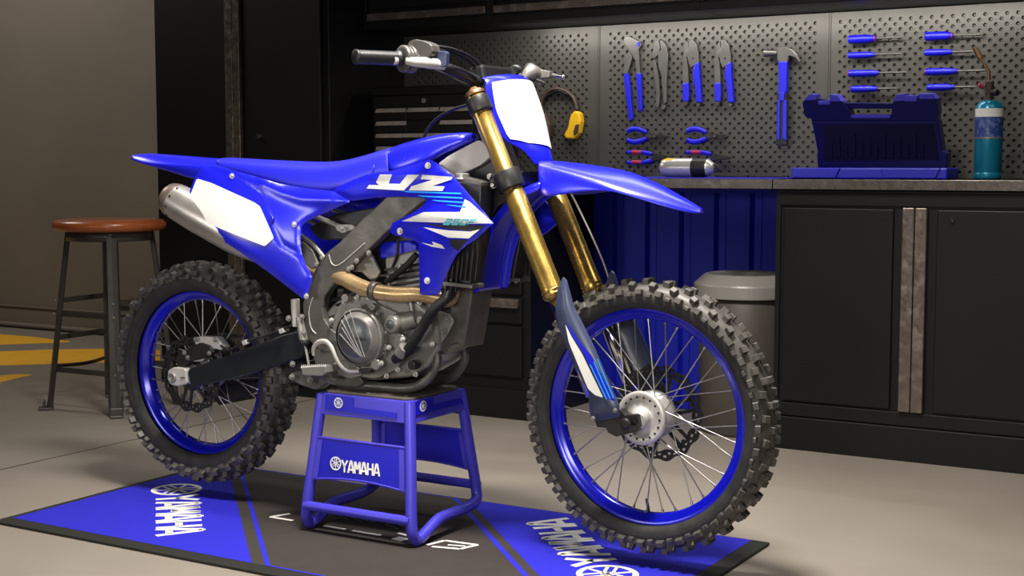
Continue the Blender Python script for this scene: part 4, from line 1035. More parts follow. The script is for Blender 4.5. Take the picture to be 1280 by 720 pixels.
MB().grid(g).build('plate_background', M_white, bike, label='white number background')

# ---- handlebar
HB = [at(445, 71, -.40), at(505, 73.5, -.27), at(530, 77, -.215)]
cl = at(603, 104, -.055); mid = Vector((cl.x + .004, 0, cl.z - .002)); b4 = at(572, 90, -.13)
half = HB + [b4, cl]
bar = half + [mid] + [Vector((p.x, -p.y, p.z)) for p in half[::-1]]
hb = MB().tube(bar, .0135, 16, smooth=4).build('handlebar', M_dark, bike)
gx = (HB[1] - HB[0]).normalized()
for s_ in (1, -1):
    g_ = MB(); prof = [(0, 0), (.016, 0), (.0185, .002), (.0185, .006)]
    for k in range(20): h = .008 + k * .0055; prof += [(.0168, h), (.0174, h + .001), (.0174, h + .004), (.0168, h + .0048)]
    prof += [(.0185, .120), (.021, .124), (.021, .13), (.015, .132)]
    g_.lathe(prof, HB[0] - gx * .004, gx, 24); (g_ if s_ == 1 else g_.mirrored()).build('grip', M_black, bike)
# throttle housing, brake master cylinder, switch
c_ = HB[0] + gx * .130
th_ = MB().lathe([(.016, 0), (.030, .001), (.034, .006), (.034, .012), (.030, .015), (.030, .020), (.035, .022), (.035, .036), (.026, .040), (.016, .042)], c_, gx, 32)
th_.prism([at(x, y, -.262) for x, y in rounded([(508, 60), (511, 52), (518, 49), (528, 50.5), (539, 55), (541, 66), (534, 74), (510, 78)], .2, 4)], (0, .036, 0))
th_.build('throttle_housing', M_frame, bike, bevel=.005, seg=3, label='grey throttle housing')
m = MB().tube([at(508, 76, -.285), at(520, 77.5, -.275), at(538, 79, -.25), at(555, 82, -.215)], [.009, .0125, .0145, .011], 14, smooth=4)
m.prism([at(520, 68, -.265), at(534, 65, -.255), at(540, 72, -.25), at(540, 80, -.25), at(520, 80, -.265)], (0, .025, 0))
m.build('brake_master_cylinder', M_head, bike, bevel=.003, label='pale grey brake master cylinder')
pp('hose_clamp', M_guard, [(545, 63), (558, 64), (557, 84), (544, 83)], -.235, .016)
MB().cyl(at(496, 76, -.30), (-.3, -1, 0), .010, .010, 16).build('lever_pivot', M_bright, bike)
lv = MB().tube([at(497, 78, -.30), at(480, 84, -.345), at(463, 82, -.39), at(453, 80, -.41)], [.007, .006, .006, .008], 8, smooth=4)
# brake lever runs beside the grip, in front of it
lv2 = MB().tube([HB[1] + V3(.030, .02, -.012), HB[0] + V3(.075, .05, -.020), HB[0] + V3(.070, .0, -.026), HB[0] + V3(.055, -.01, -.026)], [.006, .0055, .005, .007], 8, smooth=4)
lv2.mirrored().build('clutch_lever', M_silver, bike)
# left-hand perch that shows behind the plate
b = MB(); b.tube([at(655, 98, .20), at(664, 90, .22), at(674, 92, .25)], [.012, .022, .014], 12, smooth=4); b.build('clutch_perch', M_silver, bike)
MB().lathe([(.012, -.010), (.024, -.009), (.026, 0), (.024, .010), (.012, .011)], at(663, 90, .235), (gx.x, -gx.y, gx.z), 24).build('grip_flange', M_black, bike)
b = MB(); pxq = [(671, 86), (687, 89), (686, 97), (672, 98)]; b.prism([at(x, y, .24) for x, y in pxq], (0, .02, 0)); b.tube([at(684, 93, .25), at(696, 95, .27)], [.008, .005], 10); b.build('lever_bracket', M_silver, bike, bevel=.002)
b = MB().tube([at(694, 95.5, .268), at(706, 97.5, .285)], [.0065, .005], 8); b.lathe([(0, -.007), (.006, -.005), (.007, 0), (.006, .005), (0, .007)], at(704, 96.5, .28), (1, 0, 0), 12); b.build('cable_adjuster', M_chrome, bike)
b = MB().obox((cl.x - .005, 0, cl.z + .024), (.022, 0, .004), (0, .075, 0), (-.004, 0, .020)); b.build('bar_pad', M_black, bike, bevel=.008)
b = MB()
for yy in (-.05, .05): b.obox((cl.x - .002, yy, cl.z - .012), (.020, 0, .003), (0, .016, 0), (-.004, 0, .026))
b.build('bar_clamp', M_dark, bike, bevel=.003)
def cable(name, pts, r, m=M_hose): return pipe(name, m, pts, r, 6, 8)
cable('throttle_cable', [(534, 57, -.24), (548, 58, -.22), (565, 61, -.18), (583, 68, -.12), (597, 78, -.07), (607, 93, -.03), (612, 110, 0)], .0035)
cable('throttle_cable', [(534, 60, -.24), (548, 62, -.22), (563, 65, -.18), (580, 73, -.12), (593, 83, -.07), (602, 95, -.03), (607, 112, 0)], .0035)
cable('brake_hose', [(566, 84, -.21), (576, 87, -.18), (588, 93, -.12), (598, 101, -.07), (606, 112, -.02)], .0045)
cable('switch_cable', [(540, 86, -.20), (556, 93, -.17), (575, 103, -.13), (592, 109, -.08), (604, 110, -.04)], .0045)
cable('clutch_cable', [(585, 131, -.06), (566, 137, -.03), (548, 147, .0), (536, 160, .02), (529, 175, .03), (526, 195, .04)], .0045)
cable('brake_hose', [(705, 226, .10), (722, 258, .13), (742, 300, .14), (757, 336, .14), (765, 365, .14)], .0028, M_silver)

# ---- steering-side frame: spar head, main spars, cradle
pp('frame_head_plate', M_head, [(547, 205), (560, 195), (597, 175), (611, 181), (612, 197), (600, 207), (585, 214), (563, 222)], -.055, .11, rnd=.1, label='pale grey frame head')
def bent_plate(name, m, pts_l, pts_r, Y, th, bevel=.004, mirror=True, parent=bike, label=None, sub=0):
    # closed outline from two edges, extruded; both sides of the bike
    poly = pts_l + pts_r[::-1]
    b = MB().prism([at(x, y, Y) for x, y in poly], (0, th, 0))
    o = b.build(name, m, parent, bevel=bevel, seg=3, label=label)
    if mirror: b.mirrored().build(name, m, parent, bevel=bevel, seg=3, label=label)
    return o
SP = [(545, 205), (520, 222), (483, 246), (450, 277), (424, 303), (408, 316), (400, 326), (394, 336), (388, 350), (383, 366), (378, 380), (379, 396), (380, 412), (384, 424), (392, 432), (405, 440), (418, 441), (421, 430), (420, 416), (412, 409), (405, 398), (403, 385), (405, 372), (413, 360), (427, 345), (444, 328), (462, 311), (480, 293), (500, 276), (522, 258), (548, 240), (566, 222)]
b = MB().prism([at(x, y, -.100) for x, y in SP], (0, .030, 0)); b.build('frame_spar', M_frame, bike, bevel=.004, seg=3, label='grey aluminium frame spar'); b.mirrored().build('frame_spar', M_frame, bike, bevel=.004, seg=3)
# recessed welded plate line on the spar
b = MB().tube([at(*p, -.101) for p in ((411, 318), (415, 330), (424, 331), (440, 318), (456, 304))], .0016, 6, smooth=3); b.build('weld_line', M_head, bike)
b = MB().tube([at(*p, -.101) for p in ((391, 372), (386, 390), (389, 410), (395, 417))], .0014, 6, smooth=3); b.build('weld_line', M_head, bike)
DT = [(566, 350), (589, 352), (590, 366), (586, 396), (582, 420), (579, 436), (571, 428), (562, 432), (555, 444), (549, 442), (543, 434), (548, 424), (556, 407), (562, 390), (565, 370)]
b = MB().prism([at(x, y, -.052) for x, y in DT], (0, .104, 0)); b.build('down_tube', M_frame, bike, bevel=.005, seg=3)
CR = [(545, 436, -.062), (547, 452, -.068), (540, 467, -.072), (527, 480, -.075), (508, 485.5, -.075), (480, 484, -.078), (455, 482, -.080), (430, 478, -.085), (408, 468, -.090), (392, 462, -.092)]
b = MB().tube([at(*p) for p in CR], [.012, .012, .012, .013, .013, .013, .014, .017, .018, .016], 12, smooth=5, flat=.8); b.build('cradle_tube', M_frame, bike); b.mirrored().build('cradle_tube', M_frame, bike)
pp('cradle_plate', M_frame, [(388, 465), (402, 470), (430, 473), (449, 470), (455, 479), (447, 484), (420, 482), (398, 476), (388, 471)], -.100, .02, label='welded lower frame plate')
b = MB().tube([Vector((at(410, 440, -.1).x, -.095, at(410, 440, -.1).z)), Vector((at(410, 440, -.1).x, .095, at(410, 440, -.1).z))], .012, 16); b.build('pivot_bolt', M_silver, bike)
# subframe rails
pipe('subframe_rail', M_silver, [(448, 288, -.075), (427, 284, -.075), (395, 271, -.075), (330, 250, -.075), (285, 232, -.06)], .007)
pipe('subframe_rail', M_silver, [(405, 322, -.080), (392, 306, -.080), (372, 292, -.078), (330, 270, -.07)], .007)
for o_ in ([(448, 288, -.075), (427, 284, -.075), (395, 271, -.075), (330, 250, -.075), (285, 232, -.06)], [(405, 322, -.080), (392, 306, -.080), (372, 292, -.078), (330, 270, -.07)]):
    MB().tube([at(*p) for p in o_], .007, 10, smooth=5).mirrored().build('subframe_rail', M_silver, bike)
pp('subframe_bracket', M_silver, [(418, 280), (441, 281), (442, 287), (428, 292), (420, 288)], -.090, .012)
pp('subframe_bracket', M_silver, [(376, 300), (390, 312), (398, 332), (391, 336), (379, 330)], -.088, .012)
for p in ((427.5, 286), (402.5, 322), (396, 330), (461, 316), (446, 326), (440, 334), (436, 336)): MB().bolt(at(p[0], p[1], -.103), (0, -1, 0), .005, .004).build('bolt', M_silver, bike)
# head stay bracket
pp('engine_bracket', M_silver, [(436, 330), (450, 318), (461, 311), (468, 326), (475, 340), (470, 348), (462, 350), (452, 340), (440, 340)], -.070, .010)
# air box / dark core behind the frame
pp('air_box', M_black, [(385, 285), (415, 268), (520, 250), (520, 300), (462, 320), (440, 300), (400, 300)], -.045, .09, bevel=.01)
pp('throttle_body', M_dark, [(452, 318), (520, 300), (520, 330), (488, 345), (455, 340)], -.030, .06, bevel=.008)
pp('shock_absorber', M_dark, [(392, 335), (408, 335), (402, 440), (386, 440)], -.030, .06, bevel=.012)
pp('valve_cover', M_blue, [(474, 306), (482, 302), (512, 300), (520, 306), (520, 322), (474, 324)], -.050, .10, bevel=.008, label='blue cylinder head cover')

# ---- radiators
for s_ in (1, -1):
    Yr = -.135
    b = MB().prism([at(x, y, Yr) for x, y in [(566, 226), (601, 231), (601, 242), (598, 300), (588, 356), (556, 348), (553, 330), (566, 290)]], (0, .055, 0)); b = b if s_ == 1 else b.mirrored()
    ro = b.build('radiator', M_black, bike, bevel=.003)
    f_ = MB()
    for k in range(7):
        x = 556 + k * 6.2; y0 = 286 if k > 2 else 300; 
        f_.prism([at(x, y0 + 64 + k * .3, Yr - .012), at(x + 1.1, y0 + 64 + k * .3, Yr - .012), at(x + 8.1 - k * .1, y0, Yr - .012), at(x + 7 - k * .1, y0, Yr - .012)], (0, .014, 0))
    (f_ if s_ == 1 else f_.mirrored()).build('louvre', M_dark, ro)
    e_ = MB().prism([at(x, y, Yr - .014) for x, y in [(553, 352), (590, 356), (590, 361), (553, 357)]], (0, .06, 0)); (e_ if s_ == 1 else e_.mirrored()).build('radiator_tank', M_frame, ro, bevel=.002)
pp('frame_gusset', M_dark, [(585, 214), (612, 198), (626, 214), (640, 250), (622, 258), (604, 292), (598, 240)], -.040, .08)
pp('radiator_neck', M_frame, [(565, 226), (572, 220), (602, 227), (601, 238), (570, 234)], -.125, .04)
b = MB(); c_ = at(577.5, 224, -.110); b.lathe([(0, .016), (.012, .016), (.019, .013), (.019, .004), (.021, .002), (.021, 0), (.012, -.008)], c_, (0, 0, 1), 20, smooth=False); b.build('radiator_cap', M_silver, bike)

# ---- engine
pp('crankcase', M_silver, [(404, 392), (418, 378), (436, 366), (470, 364), (497, 366), (520, 376), (536, 392), (548, 410), (548, 436), (536, 458), (512, 472), (470, 476), (440, 474), (424, 462), (412, 440)], -.078, .165, bevel=.010, seg=3)
pp('crankcase_flange', M_silver, [(424, 380), (440, 369), (462, 372), (480, 384), (498, 392), (508, 410), (506, 440), (496, 462), (470, 474), (440, 470), (424, 456), (416, 430), (415, 400)], -.098, .024, bevel=.004, seg=3)
cc = at(450.5, 421, -.12)
k = MB().lathe([(.080, -.022), (.080, .004), (.077, .010), (.074, .012)], cc, (0, -1, 0), 48); k.build('clutch_cover_base', M_silver, bike)
k = MB().lathe([(.0, .0275), (.053, .0275), (.0555, .0265), (.058, .024), (.070, .010), (.074, .006), (.0755, .0), (.0755, -.01)], cc, (0, -1, 0), 64); co = k.build('clutch_cover', M_silver, bike, label='round clutch cover with wide bright bevel')
MB().lathe([(0, .0284), (.0535, .0284), (.0545, .0272)], cc, (0, -1, 0), 56).build('cover_face', M_clutch, co, label='graphite face of the clutch cover')
for (tx_, ty_), (bx2, by2) in (((427, 409), (449, 444)), ((426.5, 400), (451, 445.5)), ((430.5, 394), (453, 446)), ((437, 387.5), (456, 446.5)), ((424.5, 417), (446, 441))):
    p_, q_ = at(tx_, ty_, cc.y - .0285), at(bx2, by2, cc.y - .0285); d_ = (q_ - p_) / 2
    MB().obox((p_ + q_) / 2, d_, Vector((-d_.z, 0, d_.x)).normalized() * .0010, Vector((0, .001, 0))).build('cover_rib', M_head, co)
for k in range(9):
    a_ = k * 2 * PI / 9 + .2; b = MB(); b.bolt(cc + Vector((.083 * math.cos(a_), .012, .083 * math.sin(a_))), (0, -1, 0), .0045, .006); b.build('bolt', M_silver, co)
# raised YAMAHA on the cover
pol, W = letters('YAMAHA', .2, .22, 1.6)
fn = lambda x, y: Vector((cc.x + .004 + x * .036 / W, cc.y - .0290, cc.z - .006 + y * .008)); polys_to_mb(pol, fn, 1, (0, 1, 0)).build('cover_lettering', M_dark, co)
# water pump, oil filter
c_ = at(492, 405, -.125)
MB().lathe([(0, .034), (.018, .034), (.022, .031), (.024, .028), (.026, .02), (.026, -.02), (.03, -.03)], c_ + V3(0, .018, 0), (0, -1, 0), 32).build('oil_filter_cover', M_silver, bike)
MB().tube([c_ + V3(-.002, .02, 0), c_ + V3(.055, .03, .016)], [.026, .022], 24).build('water_pump_body', M_silver, bike)
b = MB(); b.lathe([(0, .0), (.012, .0), (.016, .003), (.018, .008)], c_ + V3(0, -.017, 0), (0, 1, 0), 24); b.build('filter_boss', M_clutch, bike)
for i, (x, y, r_, h_, m_) in enumerate(((477, 454, .016, .03, M_silver), (486, 433, .010, .02, M_silver), (504, 424, .018, .02, M_silver), (513, 438, .014, .02, M_dark), (470, 383, .010, .02, M_silver), (530, 400, .012, .02, M_silver), (436, 372, .012, .02, M_silver), (522, 455, .013, .03, M_dark))):
    MB().cyl(at(x, y, -.098), (0, -1, 0), r_, h_, 18).build('engine_boss', m_, bike, bevel=.002)
for p in ((477, 454), (504, 424), (487, 434), (431, 377), (462, 372), (508, 408), (498, 462), (420, 456), (415, 400), (536, 392), (541, 430), (525, 378), (484, 470), (447, 372), (520, 468)): MB().bolt(at(p[0], p[1], -.128 if p[0] in (477, 504, 487) else -.100), (0, -1, 0), .0048, .007).build('bolt', M_bright, bike)
# mounting lugs by the down tube
pp('engine_mount', M_silver, [(535, 398), (548, 388), (562, 392), (567, 402), (559, 418), (549, 432), (540, 430), (536, 415)], -.066, .012, bevel=.003)
for p in ((560, 398), (555, 415), (544, 433)): MB().bolt(at(p[0], p[1], -.068), (0, -1, 0), .007, .007).build('bolt', M_silver, bike)
# cylinder with fins and head
pp('cylinder', M_silver, [(482, 340), (520, 325), (548, 330), (550, 382), (520, 388), (484, 378)], -.055, .11, bevel=.006)
b = MB()
for k in range(6):
    y = 336 + k * 7; b.prism([at(480, y, -.068), at(522, y - 7, -.068), at(552, y - 3, -.068), at(552, y - .5, -.068), at(522, y - 4.2, -.068), at(480, y + 2.8, -.068)], (0, .136, 0))
b.build('cylinder_fin', M_dark, bike, bevel=.001)
pp('cylinder_head', M_silver, [(480, 322), (520, 312), (546, 318), (548, 334), (520, 332), (482, 342)], -.060, .12, bevel=.006)
for p0, p1, r_ in (((486, 345), (486, 372), .006), ((500, 330), (500, 345), .008), ((538, 372), (538, 396), .006), ((512, 372), (516, 392), .008), ((440, 385), (424, 388), .006), ((430, 400), (412, 404), .006)):
    MB().tube([at(*p0, -.082), at(*p1, -.082)], r_, 10).build('engine_stud', M_silver, bike)
# cables & hoses by the engine
cable('breather_hose', [(521, 318, -.085), (508, 332, -.090), (493, 345, -.088), (484, 352, -.08)], .0095)
cable('fuel_line', [(470, 292, -.05), (468, 306, -.06), (464, 322, -.06), (466, 340, -.06)], .004)
cable('fuel_line', [(498, 300, -.06), (496, 320, -.065), (490, 336, -.06)], .004)
cable('wiring_loom', [(418, 382, -.07), (440, 379, -.09), (456, 384, -.07)], .005)
cable('wiring_loom', [(408, 378, -.06), (422, 374, -.07), (440, 371, -.08), (450, 366, -.06)], .006)
cable('wiring_loom', [(404, 402, -.06), (418, 396, -.08), (430, 398, -.07)], .005)
cable('wiring_loom', [(405, 390, -.05), (425, 387, -.07), (442, 392, -.06)], .004)
cable('coolant_hose', [(566, 356, -.105), (561, 370, -.125), (548, 381, -.14), (538, 392, -.145), (528, 410, -.14), (517, 427, -.14), (504, 443, -.13), (494, 449, -.115)], .0135)
cable('coolant_hose', [(561, 370, -.105), (545, 384, -.115), (532, 398, -.115), (523, 414, -.115), (514, 425, -.115)], .010)
MB().tube([at(507, 434, -.136), at(501, 443, -.13)], .0175, 18).build('hose_clamp', M_silver, bike)
MB().tube([at(561, 363, -.122), at(558, 373, -.127)], .0165, 18).build('hose_clamp', M_dark, bike)

# ---- exhaust
pipe('header_pipe', M_pipe, [(556, 352, -.02), (566, 364, -.05), (560, 374, -.085), (545, 372, -.10), (524, 368, -.112), (497, 368, -.118), (467, 364, -.120), (445, 356, -.110), (432, 349, -.095), (418, 345, -.075), (402, 341, -.068), (386, 335, -.070), (372, 330, -.085)], [.019, .021, .021, .0205, .020, .021, .0215, .0215, .0215, .021, .021, .021, .02], 6, 20, label='gold-tinted exhaust header')
c_, d_ = at(469, 364, -.121), (at(472, 364.5, -.121) - at(464, 363, -.119)).normalized()
MB().lathe([(.0215, -.010), (.0255, -.009), (.0255, .009), (.0215, .010)], c_, d_, 24).build('pipe_clamp', M_frame, bike)
M0, M1 = at(216, 249, -.135), at(360, 330, -.100); d_ = (M1 - M0).normalized(); L_ = (M1 - M0).length
mf = MB(); prof = [(0, -.030), (.014, -.030), (.030, -.026), (.044, -.014), (.050, .002), (.052, .02), (.056, .10), (.056, L_ * .55), (.050, L_ * .68), (.034, L_ * .88), (.022, L_), (.0, L_ + .002)]
mo = mf.lathe(prof[4:], M0, d_, 40).build('muffler', M_muff, bike, label='silver muffler')
MB().lathe([(.010, -.020), (.016, -.030), (.030, -.027), (.044, -.015), (.0505, .002), (.0522, .012)], M0, d_, 40).build('muffler_end_cap', M_muffcap, mo, label='brownish muffler end cap')
MB().lathe([(0, .01), (.011, .01), (.013, -.028)], M0, d_, 20).build('muffler_outlet', M_black, mo)
b = MB()
for k in range(10):
    a_ = k * 2 * PI / 10; u_ = d_.orthogonal().normalized(); v_ = d_.cross(u_); dd = u_ * math.cos(a_) + v_ * math.sin(a_); b.cyl(M0 + d_ * .022 + dd * .0515, dd, .0035, .003, 10)
b.build('rivet', M_dark, mo)

# ---- swingarm, chain, rear brake
SA = [(233, 462), (250, 456), (282, 445), (322, 430), (352, 419), (374, 413), (380, 422), (381, 436), (377, 448), (350, 456), (318, 466), (290, 474), (262, 480), (238, 483)]
b = MB().prism([at(x, y, -.108) for x, y in rounded(SA, .15, 4)], (0, .030, 0)); b.build('swingarm', M_swing, bike, bevel=.006, seg=3); b.mirrored().build('swingarm', M_swing, bike, bevel=.006, seg=3)
b = MB(); q = at(378, 428, -.1); b.box(q.x - .055, q.x + .0, -.09, .09, q.z - .035, q.z + .03); b.build('swingarm_crossmember', M_swing, bike, bevel=.008)
ab = pp('axle_block', M_head, [(210, 463), (217, 459), (232, 461), (234, 480), (222, 483), (213, 481), (209, 474)], -.112, .036, bevel=.003, label='silver chain adjuster block')
MB().lathe([(.0, .002), (.008, .002), (.010, .006), (.014, .006), (.016, .003), (.016, -.004)], at(215.5, 472, -.112), (0, -1, 0), 24).build('axle_nut', M_silver, ab)
b = MB().box(at(226, 470, -.112).x - .0, at(231, 470, -.112).x, -.114, -.112, WZ - .004, WZ - .001); b.build('adjuster_mark', M_black, ab)
MB().tube([Vector((RX, -.10, WZ)), Vector((RX, .10, WZ))], .011, 16).build('rear_axle', M_silver, bike)
for p in ((307, 428), (353, 413.5)): MB().obox(at(*p, -.118), (.008, 0, .003), (0, .006, 0), (-.003, 0, .006)).build('hose_guide', M_bright, bike, bevel=.001)
cable('brake_hose', [(276, 432, -.10), (285, 438, -.11), (296, 433, -.116), (307, 427, -.118), (330, 420, -.118), (353, 412, -.118), (366, 406, -.11)], .0035)
cal = pp('brake_caliper', M_head, [(242, 425), (247, 420.5), (270, 421.5), (274, 427), (280, 434), (276, 438), (268, 436), (262, 441), (253, 452), (240, 452), (238, 446), (248, 440)], -.092, .03, bevel=.004, label='silver rear brake caliper')
pp('caliper_body', M_dark, [(236, 434), (250, 428), (262, 432), (268, 441), (256, 448), (238, 452), (232, 446)], -.098, .026, parent=cal, bevel=.004)
pp('caliper_bracket', M_dark, [(222, 440), (236, 436), (240, 450), (232, 458), (222, 460), (218, 450)], -.095, .024, parent=cal, bevel=.005)
for p in ((245, 424), (269, 425), (262, 441.5), (235, 447), (231, 441)): MB().bolt(at(p[0], p[1], -.100), (0, -1, 0), .005, .005).build('bolt', M_silver, cal)
# chain (two runs) on the far side
def chain_run(p, q, n_):
    b = MB()
    for k in range(n_):
        a_ = p + (q - p) * (k / n_); b_ = p + (q - p) * ((k + 1) / n_); m_ = (a_ + b_) / 2; d = (b_ - a_) / 2; nn = Vector((-d.z, 0, d.x)).normalized()
        b.obox(m_, d * 1.15, nn * .006, Vector((0, .0012 if k % 2 else .005, 0))); b.cyl(a_ + Vector((0, .006, 0)), (0, -1, 0), .004, .012, 6)
    return b
cr = chain_run(Vector((RX, .062, WZ + .106)), Vector((-.10, .062, .50)), 44); cr2 = chain_run(Vector((RX, .062, WZ - .106)), Vector((-.10, .062, .42)), 44); cr.add(cr2.v, cr2.f)
cr.build('drive_chain', M_dark, bike)
pp('chain_guide', M_black, [(268, 486), (296, 478), (318, 476), (318, 490), (296, 500), (272, 498)], .05, .03, bevel=.004)
# rear master cylinder and linkage by the frame
pipe('brake_reservoir', M_head, [(369, 374, -.102), (369.5, 390, -.102), (370, 408, -.102)], [.0125, .0125, .011], 3, 18)
pipe('rear_master_cylinder', M_silver, [(374, 396, -.112), (377, 412, -.112), (380, 427, -.112)], [.0105, .012, .013], 3, 16)
pipe('push_rod', M_silver, [(380, 427, -.112), (383, 440, -.112), (386, 456, -.112)], .004, 3, 8)
b = MB(); b.lathe([(.009, -.01), (.0145, -.008), (.0145, .006), (.010, .010)], at(380, 428, -.112), (.1, 0, -1), 16); b.build('rubber_boot', M_hose, bike)
for p in ((377.5, 396), (380, 416), (361, 398), (383, 370), (366, 455), (365, 471), (388, 475)): MB().bolt(at(p[0], p[1], -.118), (0, -1, 0), .006, .006).build('bolt', M_silver, bike)
pp('linkage_arm', M_dark, [(356, 450), (372, 448), (392, 462), (402, 474), (390, 482), (372, 478), (358, 474)], -.070, .03, bevel=.005)
# footpegs
fp_ = MB(); fp_.prism([at(x, y, -.165) for x, y in [(376, 459), (406, 457.5), (408, 466), (402, 470), (378, 469)]], (0, .055, 0))
fo = fp_.build('footpeg', M_silver, bike, bevel=.002)
b = MB()
for r_ in range(3):
    for k in range(13):
        p = at(377 + k * 2.45, 458.8 - k * .1, -.165 + r_ * .022); b.add([p + V3(-.0035, 0, -.003), p + V3(.0025, 0, -.003), p + V3(.0025, .004, -.003), p + V3(-.0035, .004, -.003), p + V3(-.0008, .002, .007)], [(0, 1, 4), (1, 2, 4), (2, 3, 4), (3, 0, 4)])
b.build('peg_teeth', M_bright, fo, label='bright serrated peg teeth')
fp_.mirrored().build('footpeg', M_frame, bike, bevel=.002)
pp('footpeg_bracket', M_frame, [(364, 466), (380, 462), (404, 468), (410, 478), (396, 488), (376, 482), (362, 474)], -.100, .035, bevel=.004)
# brake pedal
pedal = MB().tube([at(*p) for p in ((392, 444, -.120), (392, 435, -.125), (398, 428, -.130), (407, 427, -.132), (414, 434, -.134), (420, 447, -.136), (427, 458, -.136), (437, 464, -.134), (453, 464, -.13))], [.005, .006, .007, .0075, .0075, .0072, .007, .0065, .005], 12, smooth=5, flat=.75)
pedal.build('brake_pedal', M_head, bike, label='curved aluminium brake pedal')
b = MB().obox(at(458, 463, -.13), (.018, 0, .001), (0, .012, 0), (0, 0, .005)); b.build('pedal_pad', M_dark, bike, bevel=.002)
pp('pivot_cover', M_frame, [(396, 425), (408, 418), (421, 430), (424, 446), (430, 470), (412, 474), (396, 462), (390, 444)], -.098, .03, bevel=.005)
pp('sprocket_guard', M_silver, [(420, 452), (440, 448), (450, 462), (452, 470), (436, 474), (422, 468)], -.106, .02, bevel=.003)

# ---- bodywork
SPN = Side([(253.5, 208), (265, 208.3), (278, 209.5), (299, 215), (325, 222), (347, 229), (369, 233), (392, 236.5), (415, 238.5), (427, 245), (438.5, 251.8), (420, 260), (398, 270), (383, 277), (376.5, 283), (376, 296), (376.2, 313), (382, 331), (391, 346), (388, 357), (384.5, 369), (380, 374.5), (360, 359), (336.6, 341), (300, 315), (270, 296), (246, 279.5), (237.5, 266.5), (236.5, 241), (243, 223)],
           [(245, 215, -.115), (240, 260, -.172), (270, 290, -.172), (290, 240, -.165), (320, 300, -.165), (336, 270, -.150), (300, 214, -.100), (345, 235, -.100), (370, 236, -.095), (415, 240, -.100), (435, 250, -.108), (380, 270, -.115), (370, 310, -.125), (385, 355, -.118), (360, 345, -.135)], bulge=.007, bw=3.5, sig=30,
           creases=[([(264, 212), (300, 226), (326, 243), (332, 262), (342, 286), (352, 305), (376, 319)], -.0035, 2.6), ([(330, 228), (352, 240), (376, 248), (410, 250)], .006, 7)])
sp_ = SPN.panel('side_panel', M_blue, bike, step=4)
SPN.decal('number_background', [(246, 223), (264, 228.5), (318, 253), (325, 258), (342.5, 297.5), (331, 308), (288, 291), (245, 273), (239, 263), (237.8, 244)], M_white, sp_, off=.0028, step=4, label='white number background with cut corners')
for p in ((290, 220), (368, 280.5), (383, 370)): MB().bolt(at(p[0], p[1], SPN.Y(*p) - .001), (0, -1, 0), .0055, .004).build('bolt', M_bright, sp_)
b = MB().tube([at(*p, SPN.Y(*p) - .002) for p in ((338, 268), (341, 274), (340, 281))], [.002, .005, .002], 8, smooth=3); b.build('panel_vent', M_standplate, sp_)

SHO = [(415, 238.5), (438, 226), (462, 217), (487, 214.5), (513, 207), (526, 203), (537, 199), (545, 203), (567, 220), (590, 247), (617, 279), (605, 290), (594, 300), (584, 306), (571, 318), (563, 333), (556, 350), (549, 368), (537, 369), (525, 368.5), (524, 335), (523, 303), (506, 297), (493, 294), (487, 290), (490, 279), (503, 272.5), (517, 265), (528, 258), (533, 249.5), (528, 247), (500, 245.5), (470, 247), (438, 251.5), (427, 245)]
SH = Side(SHO, [(420, 240, -.100), (460, 230, -.105), (500, 225, -.115), (540, 205, -.100), (540, 235, -.140), (580, 270, -.185), (615, 279, -.190), (570, 300, -.175), (520, 290, -.150), (490, 285, -.125), (540, 340, -.140), (535, 365, -.130), (590, 250, -.165)], bulge=.006, bw=3.5, sig=27,
          creases=[([(503, 277), (540, 268), (600, 276)], .004, 6), ([(465, 220), (545, 216), (566, 222)], .003, 4)])
sh_ = SH.panel('radiator_shroud', M_blue, bike, step=4)
# shroud graphics
YZ_Y = [(457, 234.5), (460, 229), (478, 229), (479, 232), (493, 232), (496, 224), (507, 224), (500, 238), (484, 238), (468, 236.5)]
def poly_decal(poly, m, off, lab, name='shroud_decal', st=4): return SH.decal(name, poly, m, sh_, off=off, step=st, rnd=False, label=lab)
poly_decal([(475, 218), (490, 218), (486, 229.5), (500, 229.8), (509, 218.3), (524, 218.6), (505, 238), (458, 235.6), (461.5, 231), (474, 231.5), (470, 228)], M_white, .0022, 'white letter Y')
poly_decal([(528, 218.6), (566, 221), (564, 224.5), (541, 232.3), (556, 233), (553, 238.7), (511, 238), (514, 233), (540, 224.8), (526, 224)], M_white, .0022, 'white letter Z')
poly_decal([(502, 276.5), (530, 265), (575, 265), (581, 249), (587, 252), (617, 279), (590, 279.8)], M_white, .0022, 'white swoosh')
for k in range(4):
    poly_decal([(503 + k * 18, 238.6 + k * 5.6), (576 + k * 1.8, 241.0 + k * 5.6), (577 + k * 1.8, 242.8 + k * 5.6), (510 + k * 18, 240.4 + k * 5.6)], M_cyan, .0026 + .0001 * k, 'light blue speed line')
poly_decal([(530, 280), (600, 281.5), (606, 283), (596, 289.5), (560, 286)], M_pblack, .0020, 'black stripe under the swoosh')
poly_decal([(529, 284), (560, 288), (588, 289.5), (600, 286.5), (586, 298), (560, 297)], M_creme, .0024, 'white lower flash')
poly_decal([(562, 299), (584, 300), (572, 314), (563, 307)], M_pblack, .0022, 'black corner patch')
poly_decal([(526, 303), (542, 306.5), (540, 302), (552, 306), (556, 311), (540, 308.5)], M_creme, .0015, 'small white arrow mark')
pol, W = letters('250F', .25, .20, .62)
mb = polys_to_mb(pol, lambda x, y: at(554 + x * 38 / W + y * 4, 280.5 - y * 6.5 + x * .15, SH.Yf(554 + x * 38 / W + y * 4, 280.5 - y * 6.5 + x * .15) - .0040), 2, (0, 1, 0)); mb.build('shroud_lettering', M_teal, sh_, label='teal 250F lettering')
